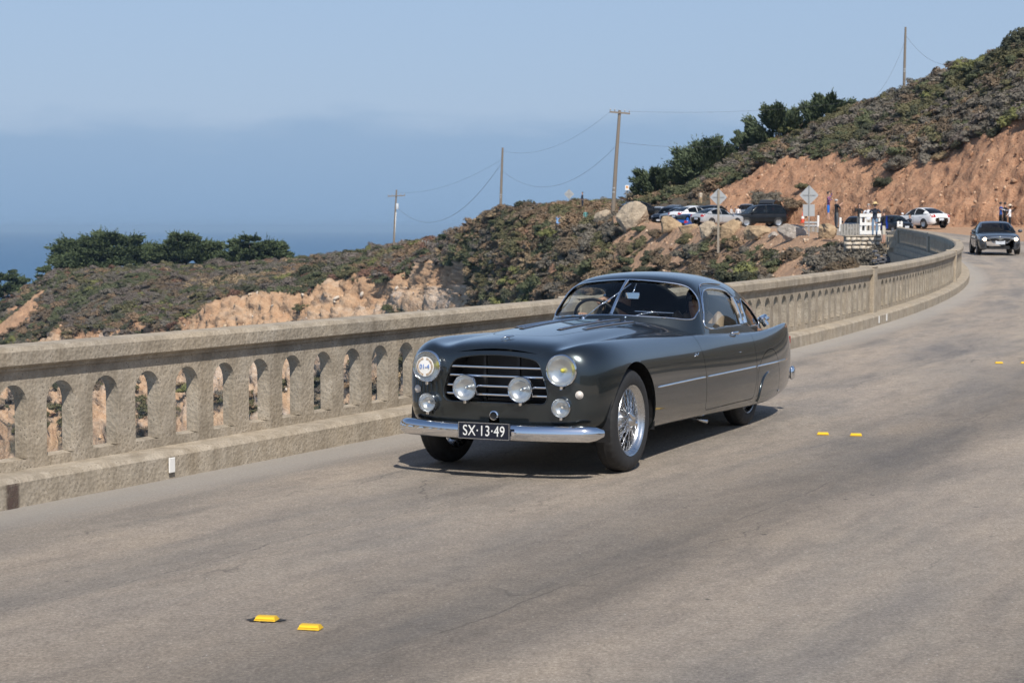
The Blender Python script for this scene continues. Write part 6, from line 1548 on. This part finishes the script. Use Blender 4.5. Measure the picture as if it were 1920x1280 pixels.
def head_parts(t, c, yaw=0.0, hair='dark', s=1.0, long=False, bald=False):
    """hair cap, nose, ears and eyes on a head centred at c, facing local +Y turned by yaw"""
    Rz = Matrix.Rotation(yaw, 3, 'Z'); c = Vector(c)
    m = MB(); v = []; rows, cols = 9, 20
    for i in range(rows):
        ph = math.pi/2-(i/(rows-1))*1.85
        for j in range(cols):
            th = 2*math.pi*j/cols; d = Vector((math.cos(th)*math.cos(ph), math.sin(th)*math.cos(ph), math.sin(ph))); front = max(0, d.y)
            rr = .112*s*(1.02-.16*front*max(0, .75-d.z)); q = Vector((d.x*rr*.86, d.y*rr*1.02-.012*s, d.z*rr*1.08+.012*s))
            if long and d.z < 0: q.z -= .16*s*min(1, -d.z*2)*(1 if d.y < .25 else .2)
            v.append(c+Rz @ q)
    keep = []
    for i in range(rows-1):
        for j in range(cols):
            th = 2*math.pi*(j+.5)/cols; ph = math.pi/2-((i+.5)/(rows-1))*1.85
            if math.sin(th)*math.cos(ph) > .35 and math.sin(ph) < .55: continue
            if bald and math.sin(ph) > .45: continue
            keep.append((i*cols+j, (i+1)*cols+j, (i+1)*cols+(j+1) % cols, i*cols+(j+1) % cols))
    m.add(v, keep); m.build('hair', HAIR[hair], t, True)
    return Rz
def person(label, pos, rz, hgt=1.75, shirt=None, legs=None, shoes=None, skin=SKIN, hair='dark', arms=((.05, .05, -.28, .06, .12, -.5),)*2, shorts=None, lean=0.0, hat=None, long=False, sleeves=True, sit=False, stance=.10, bald=False, extra=None, group=None, hyaw=0.0, coat=None):
    """local +Y is where the person faces. arms: (elbow dx,dy,dz, wrist dx,dy,dz) relative to the shoulder, x outward"""
    k = hgt/1.75; t = tag(empty('person', pos, rz-math.pi/2), label, 'person', group); P = []; E = []; Rr = []; M_ = []
    def add(p, r): P.append(Vector(p)*k); Rr.append(r if isinstance(r, tuple) else r*1.0); return len(P)-1
    Rr_k = k; ln = lean
    hipz = .92 if not sit else .42
    pel = add((0, 0, hipz), (.145*k, .105*k)); wai = add((0, ln*.25, hipz+.18), (.135*k, .10*k)); che = add((0, ln*.6, hipz+.38), (.165*k, .115*k)); nb = add((0, ln*.9, hipz+.54), .062*k); nk = add((0, ln*1.0+.01, hipz+.60), .052*k); h0 = add((0, ln*1.05+.025, hipz+.665), (.070*k, .085*k)); h1 = add((0, ln*1.08+.015, hipz+.765), (.074*k, .090*k)); h2 = add((0, ln*1.08+.005, hipz+.815), .045*k)
    for a, b, mm in ((pel, wai, 0), (wai, che, 0), (che, nb, 0), (nb, nk, 2), (nk, h0, 2), (h0, h1, 2), (h1, h2, 2)): E.append((a, b)); M_.append(mm)
    for sg, ar in zip((1, -1), arms):
        sh = add((sg*.185, ln*.85, hipz+.49), .062*k); so = P[sh]/k
        el_ = add((so.x+sg*ar[0], so.y+ar[1], so.z+ar[2]), .045*k); wr = add((so.x+sg*ar[3], so.y+ar[4], so.z+ar[5]), .030*k); d = (P[wr]-P[el_]).normalized()/1
        ha = add(P[wr]/k+d*.07, .036*k); hb = add(P[wr]/k+d*.15, .020*k)
        for a, b, mm in ((che, sh, 0), (sh, el_, 0), (el_, wr, 0 if sleeves else 2), (wr, ha, 2), (ha, hb, 2)): E.append((a, b)); M_.append(mm)
    for sg in (1, -1):
        hp = add((sg*.095, 0, hipz-.05), .092*k)
        if sit: kn = add((sg*.14, .40, hipz-.02), .065*k); an = add((sg*.15, .36, .09), .045*k)
        else: kn = add((sg*(stance*.55+.05), .02*sg, .50), .068*k); an = add((sg*stance, .01-.03*sg, .085), .046*k)
        to = add((P[an].x/k, P[an].y/k+.15, .04), .038*k)
        for a, b, mm in ((pel, hp, 1), (hp, kn, 1), (kn, an, 1 if not shorts else 2), (an, to, 3)): E.append((a, b)); M_.append(mm)
    skinned('body', P, E, Rr, 0, [shirt, shorts or legs, skin, shoes or BLACK], M_, t, 2)
    hc = P[h1]-Vector((0, .005*k, .01*k)); head_parts(t, hc, hyaw, hair, k, long, bald)
    m = MB(); m.add([hc+Vector((-.014*k, .085*k, -.015*k)), hc+Vector((.014*k, .085*k, -.015*k)), hc+Vector((0, .118*k, -.02*k)), hc+Vector((0, .088*k, .03*k))], [(0, 1, 3), (0, 2, 1), (1, 2, 3), (0, 3, 2)]); m.build('nose', skin, t, True)
    if hat:
        m = MB(); m.lathe([(.001, .135), (.07, .13), (.095, .10), (.105, .045), (.20, .030), (.21, .022), (.105, .030)], 22, None, hc+Vector((0, 0, .03*k))); m.build('hat', hat, t, True, 40)
    if coat:
        m = MB(); v = []; 
        for i, z_ in enumerate(np.linspace(hipz+.52, hipz-.12, 8)):
            for a in np.linspace(-.6, 2.6, 9): rr = (.19+.05*i/7)*(1+.05*math.sin(a*5+i)); v.append(Vector((math.cos(a)*rr*1.1, math.sin(a)*rr*.8-.04, z_))*k)
        m.add(v, [(i*9+j, i*9+j+1, (i+1)*9+j+1, (i+1)*9+j) for i in range(7) for j in range(8)]); m.build('jacket', coat, t, True)
    if extra: extra(t, P, k)
    return t
NAVY = cloth('navy', (.022, .032, .055)); JEANS = cloth('jeans', (.16, .24, .34)); WHITE_C = cloth('white', (.70, .71, .74)); BLACK_C = cloth('black', (.014, .014, .016)); GREY_C = cloth('grey', (.09, .095, .10)); BLUE_C = cloth('blue', (.01, .055, .42)); KHAKI = cloth('khaki', (.52, .46, .37)); BLUESH = cloth('blue_shorts', (.01, .14, .52)); LBLUE = cloth('light_blue', (.22, .38, .62)); TEAL = cloth('teal', (.12, .30, .28)); TANP = cloth('tan', (.42, .30, .18)); RED_C = cloth('red', (.4, .04, .05)); STRAW = plain('straw', (.60, .45, .22), .9, scale=30, bump=.4); TANSHOE = plain('tan_shoe', (.3, .17, .10), .7)
CAMARM = ((.10, .16, -.16, -.07, .26, .02),)*2
def gadget(t, P, k):
    m = MB(); m.box(Vector((0, .33, 1.44))*k, (.16, .03, .09), bev=.01); m.build('camera', BLACK, t)
def toward(p): return math.atan2(-p.y, -p.x)
def stand(x, yfeet, D): return at(x, yfeet, D)
q = stand(1640, 443, 95.3); person('man in straw hat, navy sweater and jeans photographing from the stone wall', q, toward(q), 1.72, NAVY, JEANS, arms=CAMARM, hat=STRAW, extra=gadget, skin=SKIN2)
q = stand(1553, 414, 106); person('person in plaid shirt and blue shorts standing on a boulder with raised arm', q, R(-20), 1.66, plaid(), None, TANSHOE, shorts=BLUESH, arms=((.12, .12, -.18, -.02, .22, -.10), (.14, .10, .12, .10, .16, .30)), sleeves=True, hair='dark')
q = stand(1568, 429, 104); person('white-haired man in black shirt and grey trousers reaching out an arm', q, R(15), 1.70, BLACK_C, GREY_C, arms=((.08, .12, -.22, -.05, .30, -.24), (.14, .26, -.12, .22, .50, .06)), sleeves=False, hair='grey', bald=True)
q = stand(1657, 458, 94.2); person('person in blue jacket and white shorts beside the parapet end', q, R(150), 1.76, BLACK_C, None, TANSHOE, shorts=KHAKI, arms=((.06, .10, -.28, .02, .28, -.30),)*2, coat=BLUE_C, hair='brown')
q = stand(1628, 441, 99.6); person('person in white shirt just behind the man in the straw hat', q, toward(q), 1.66, WHITE_C, KHAKI, arms=CAMARM, hair='grey')
q = stand(1611, 432, 112); person('person in dark shirt leaning behind the board fence', q, toward(q), 1.62, BLACK_C, GREY_C, arms=((.10, .16, -.20, .08, .20, .10), (.08, .12, -.25, .0, .25, -.2)))
q = stand(1706, 431, 120); q.z = zg(118); person('person in dark clothes sitting on the ground by the white sedan', q, R(200), 1.7, NAVY, GREY_C, sit=True, arms=((.08, .25, -.18, .04, .42, -.25),)*2)
q = stand(1876, 429, 121); person('leftmost of the three people on the right shoulder, blue top and dark trousers', q, R(10), 1.74, cloth('royal', (.02, .07, .28)), BLACK_C, arms=((.08, .10, -.26, .06, .24, -.34), (.1, .15, -.2, -.05, .3, -.05)))
q = stand(1884, 431, 119); person('middle of the three people on the right shoulder, all in black', q, R(20), 1.76, BLACK_C, BLACK_C)
q = stand(1893, 432, 118); person('woman in white shirt and pale hat, rightmost of the roadside three', q, R(170), 1.62, WHITE_C, BLACK_C, arms=((.06, .26, .0, .02, .52, .06), (.08, .10, -.26, .04, .2, -.35)), hat=plain('pale_hat', (.62, .52, .40), .9), long=True, hair='brown')
q = stand(1092, 388, 200); person('person in dark blue standing on the spur skyline', q, R(200), 1.6, NAVY, NAVY)
q = stand(1045, 424, 189); person('person in light blue crouching on the spur slope', q, R(-60), 1.5, LBLUE, LBLUE, sit=True, arms=((.10, .20, .05, .0, .28, .22),)*2)
q = stand(1098, 413, 186); person('person in teal half hidden in the brush below the leftmost boulder', q, R(-90), 1.5, TEAL, GREY_C, sit=True)
q = at(1314, 383, 196); person('person in white top climbing the dirt bank above the cars', q, R(90), 1.45, KHAKI, TANP)
for lab, x, D, sh in (('person in white shirt standing among the cars right of the sign post', 1352, 170, WHITE_C), ('person in pale grey shirt in the car-park crowd', 1371, 172, cloth('pale', (.5, .5, .5))), ('person in red standing left in the car-park crowd', 1362, 176, RED_C), ('person in white next to the black off-roader', 1384, 171, WHITE_C), ('rightmost person of the car-park crowd, pale top', 1409, 174, KHAKI)):
    q = at(x, 420, D); q.z = lot+.3; person(lab, q, R(x*37 % 360), 1.66, sh, GREY_C, group='people among the parked cars')
# ---- the two people in the coupe
CM = Matrix.Translation(CO) @ Matrix.Rotation(math.atan2(CU.y, CU.x), 4, 'Z')
def in_car(x, y, z): return CM @ Vector((x, y, z))
crz = math.atan2(CU.y, CU.x)
def hand(name, parent, wrist, palm_dir, up_dir, mat, curl=1.0, s=1.0, mirror=1):
    """palm, four curled fingers and a thumb, gripping round the steering wheel rim"""
    f = Vector(palm_dir).normalized(); u = Vector(up_dir).normalized(); sd = f.cross(u).normalized()*mirror; u = sd.cross(f)*mirror; w0 = Vector(wrist); V = []; E = []; Rr = []
    def add(p, r): V.append(p); Rr.append(r*s); return len(V)-1
    a = add(w0, .024); b = add(w0+f*.045*s, (.034)); c = add(w0+f*.085*s, .030); E += [(a, b), (b, c)]
    for k, (off, L_) in enumerate(((-.030, .068), (-.010, .078), (.010, .074), (.029, .060))):
        q0 = add(w0+f*.088*s+sd*off*s, .0105); q1 = add(V[q0]+(f*.75-u*.45*curl)*L_*.45*s, .0098); q2 = add(V[q1]+(f*.05-u*.95*curl)*L_*.38*s, .009); q3 = add(V[q2]+(-f*.8-u*.35*curl)*L_*.30*s, .0075)
        E += [(c, q0), (q0, q1), (q1, q2), (q2, q3)]
    t0 = add(w0+f*.030*s-sd*.036*s, .013); t1 = add(V[t0]+(f*.5-sd*.55-u*.3)*.040*s, .0115); t2 = add(V[t1]+(f*.75-sd*.1-u*.5)*.032*s, .009); E += [(b, t0), (t0, t1), (t1, t2)]
    return skinned(name, V, E, Rr, 1, [mat], [0]*len(E), parent, 2)
def occupant(label, y, shirt, hair, long, arms, hands=None, hy=0.0):
    t = tag(empty('person', in_car(-2.68 if y < 0 else -2.80, y, .405 if y < 0 else .375), crz-math.pi/2), label, 'person'); P = []; E = []; Rr = []; M_ = []
    def add(p, r): P.append(Vector(p)); Rr.append(r); return len(P)-1
    pel = add((0, -.02, .10), (.15, .11)); wai = add((0, -.08, .28), (.14, .10)); che = add((0, -.12, .44), (.165, .11)); nb = add((0, -.115, .565), .06); nk = add((0, -.10, .61), .052); h0 = add((0, -.075, .665), (.068, .084)); h1 = add((0, -.085, .755), (.074, .09)); h2 = add((0, -.095, .805), .045)
    for a, b, mm in ((pel, wai, 0), (wai, che, 0), (che, nb, 0), (nb, nk, 2), (nk, h0, 2), (h0, h1, 2), (h1, h2, 2)): E.append((a, b)); M_.append(mm)
    for sg, ar in zip((1, -1), arms):
        sh = add((sg*.18, -.11, .52), .06); el_ = add(ar[0], .046); wr = add(ar[1], .027)
        for a, b, mm in ((che, sh, 0), (sh, el_, 0), (el_, wr, 0)): E.append((a, b)); M_.append(mm)
    for sg in (1, -1):
        hp = add((sg*.10, .02, .06), .09); kn = add((sg*.13, .42, .10), .068); an = add((sg*.13, .72, -.05), .05)
        for a, b in ((pel, hp), (hp, kn), (kn, an)): E.append((a, b)); M_.append(1)
    skinned('body', P, E, Rr, 0, [shirt, GREY_C, SKIN], M_, t, 2); hc = P[h1]-Vector((0, .005, .01)); head_parts(t, hc, hy, hair, 1.0, long)
    m = MB(); m.add([hc+Vector((-.014, .085, -.015)), hc+Vector((.014, .085, -.015)), hc+Vector((0, .118, -.02)), hc+Vector((0, .088, .03))], [(0, 1, 3), (0, 2, 1), (1, 2, 3), (0, 3, 2)]); m.build('nose', SKIN, t, True)
    for sg in (1, -1): m = MB(); m.lathe([(.001, .006), (.024, .003), (.026, -.004)], 12, Matrix(((1, 0, 0), (0, 0, 1), (0, -1, 0))), hc+Vector((sg*.032, .083, .022))); m.build('sunglasses', BLACK, t, True)
    m = MB(); m.tube([hc+Vector((-.022, .088, -.048)), hc+Vector((0, .094, -.046)), hc+Vector((.022, .088, -.048))], .005, 6); m.build('mouth', plain('lips', (.36, .14, .12), .5), t, True)
    for w_, d_, u_, mi in (hands or ()): hand('hand', t, w_, d_, u_, SKIN, 1.0, 1.0, mi)
    return t
# local frame of an occupant: +Y ahead, +X to the car's right
occupant('driver in dark clothes behind the steering wheel, one hand on top of the rim', -.32, BLACK_C, 'dark', False,
         (((.30, .14, .42), (.19, .42, .57)), ((-.32, .18, .56), (-.09, .50, .735))), (((.19, .42, .57), (-.25, .6, .4), (0, -.3, 1), 1), ((-.09, .50, .735), (.45, .75, .15), (0, -.1, 1), 1)), hy=-.1)
occupant('dark-haired passenger in sunglasses and dark jacket', .31, cloth('dark_jacket', (.03, .024, .022)), 'dark', True,
         (((.24, .06, .28), (.10, .28, .22)), ((-.24, .06, .28), (-.10, .28, .22))), (((.10, .28, .22), (-.3, .8, -.2), (0, 0, 1), 1), ((-.10, .28, .22), (.3, .8, -.2), (0, 0, 1), -1)))
# ------------------------------------------------------------------ sea haze
n = NT('sea_haze'); n.t.nodes.remove(n.b); pv = n.n('ShaderNodeVolumePrincipled'); pv.inputs['Color'].default_value = (.42, .60, .80, 1); pv.inputs['Density'].default_value = 6.5e-5; pv.inputs['Anisotropy'].default_value = 0.0
n.t.links.new(pv.outputs[0], n.out.inputs['Volume'])
m = MB(); m.box((0, 20000, -15.5), (90000, 50000, 127.0)); hz = m.build('haze', n.mat); hz['kind'] = 'stuff'; hz['label'] = 'thin sea haze softening the far water'
hz.display_type = 'WIRE'
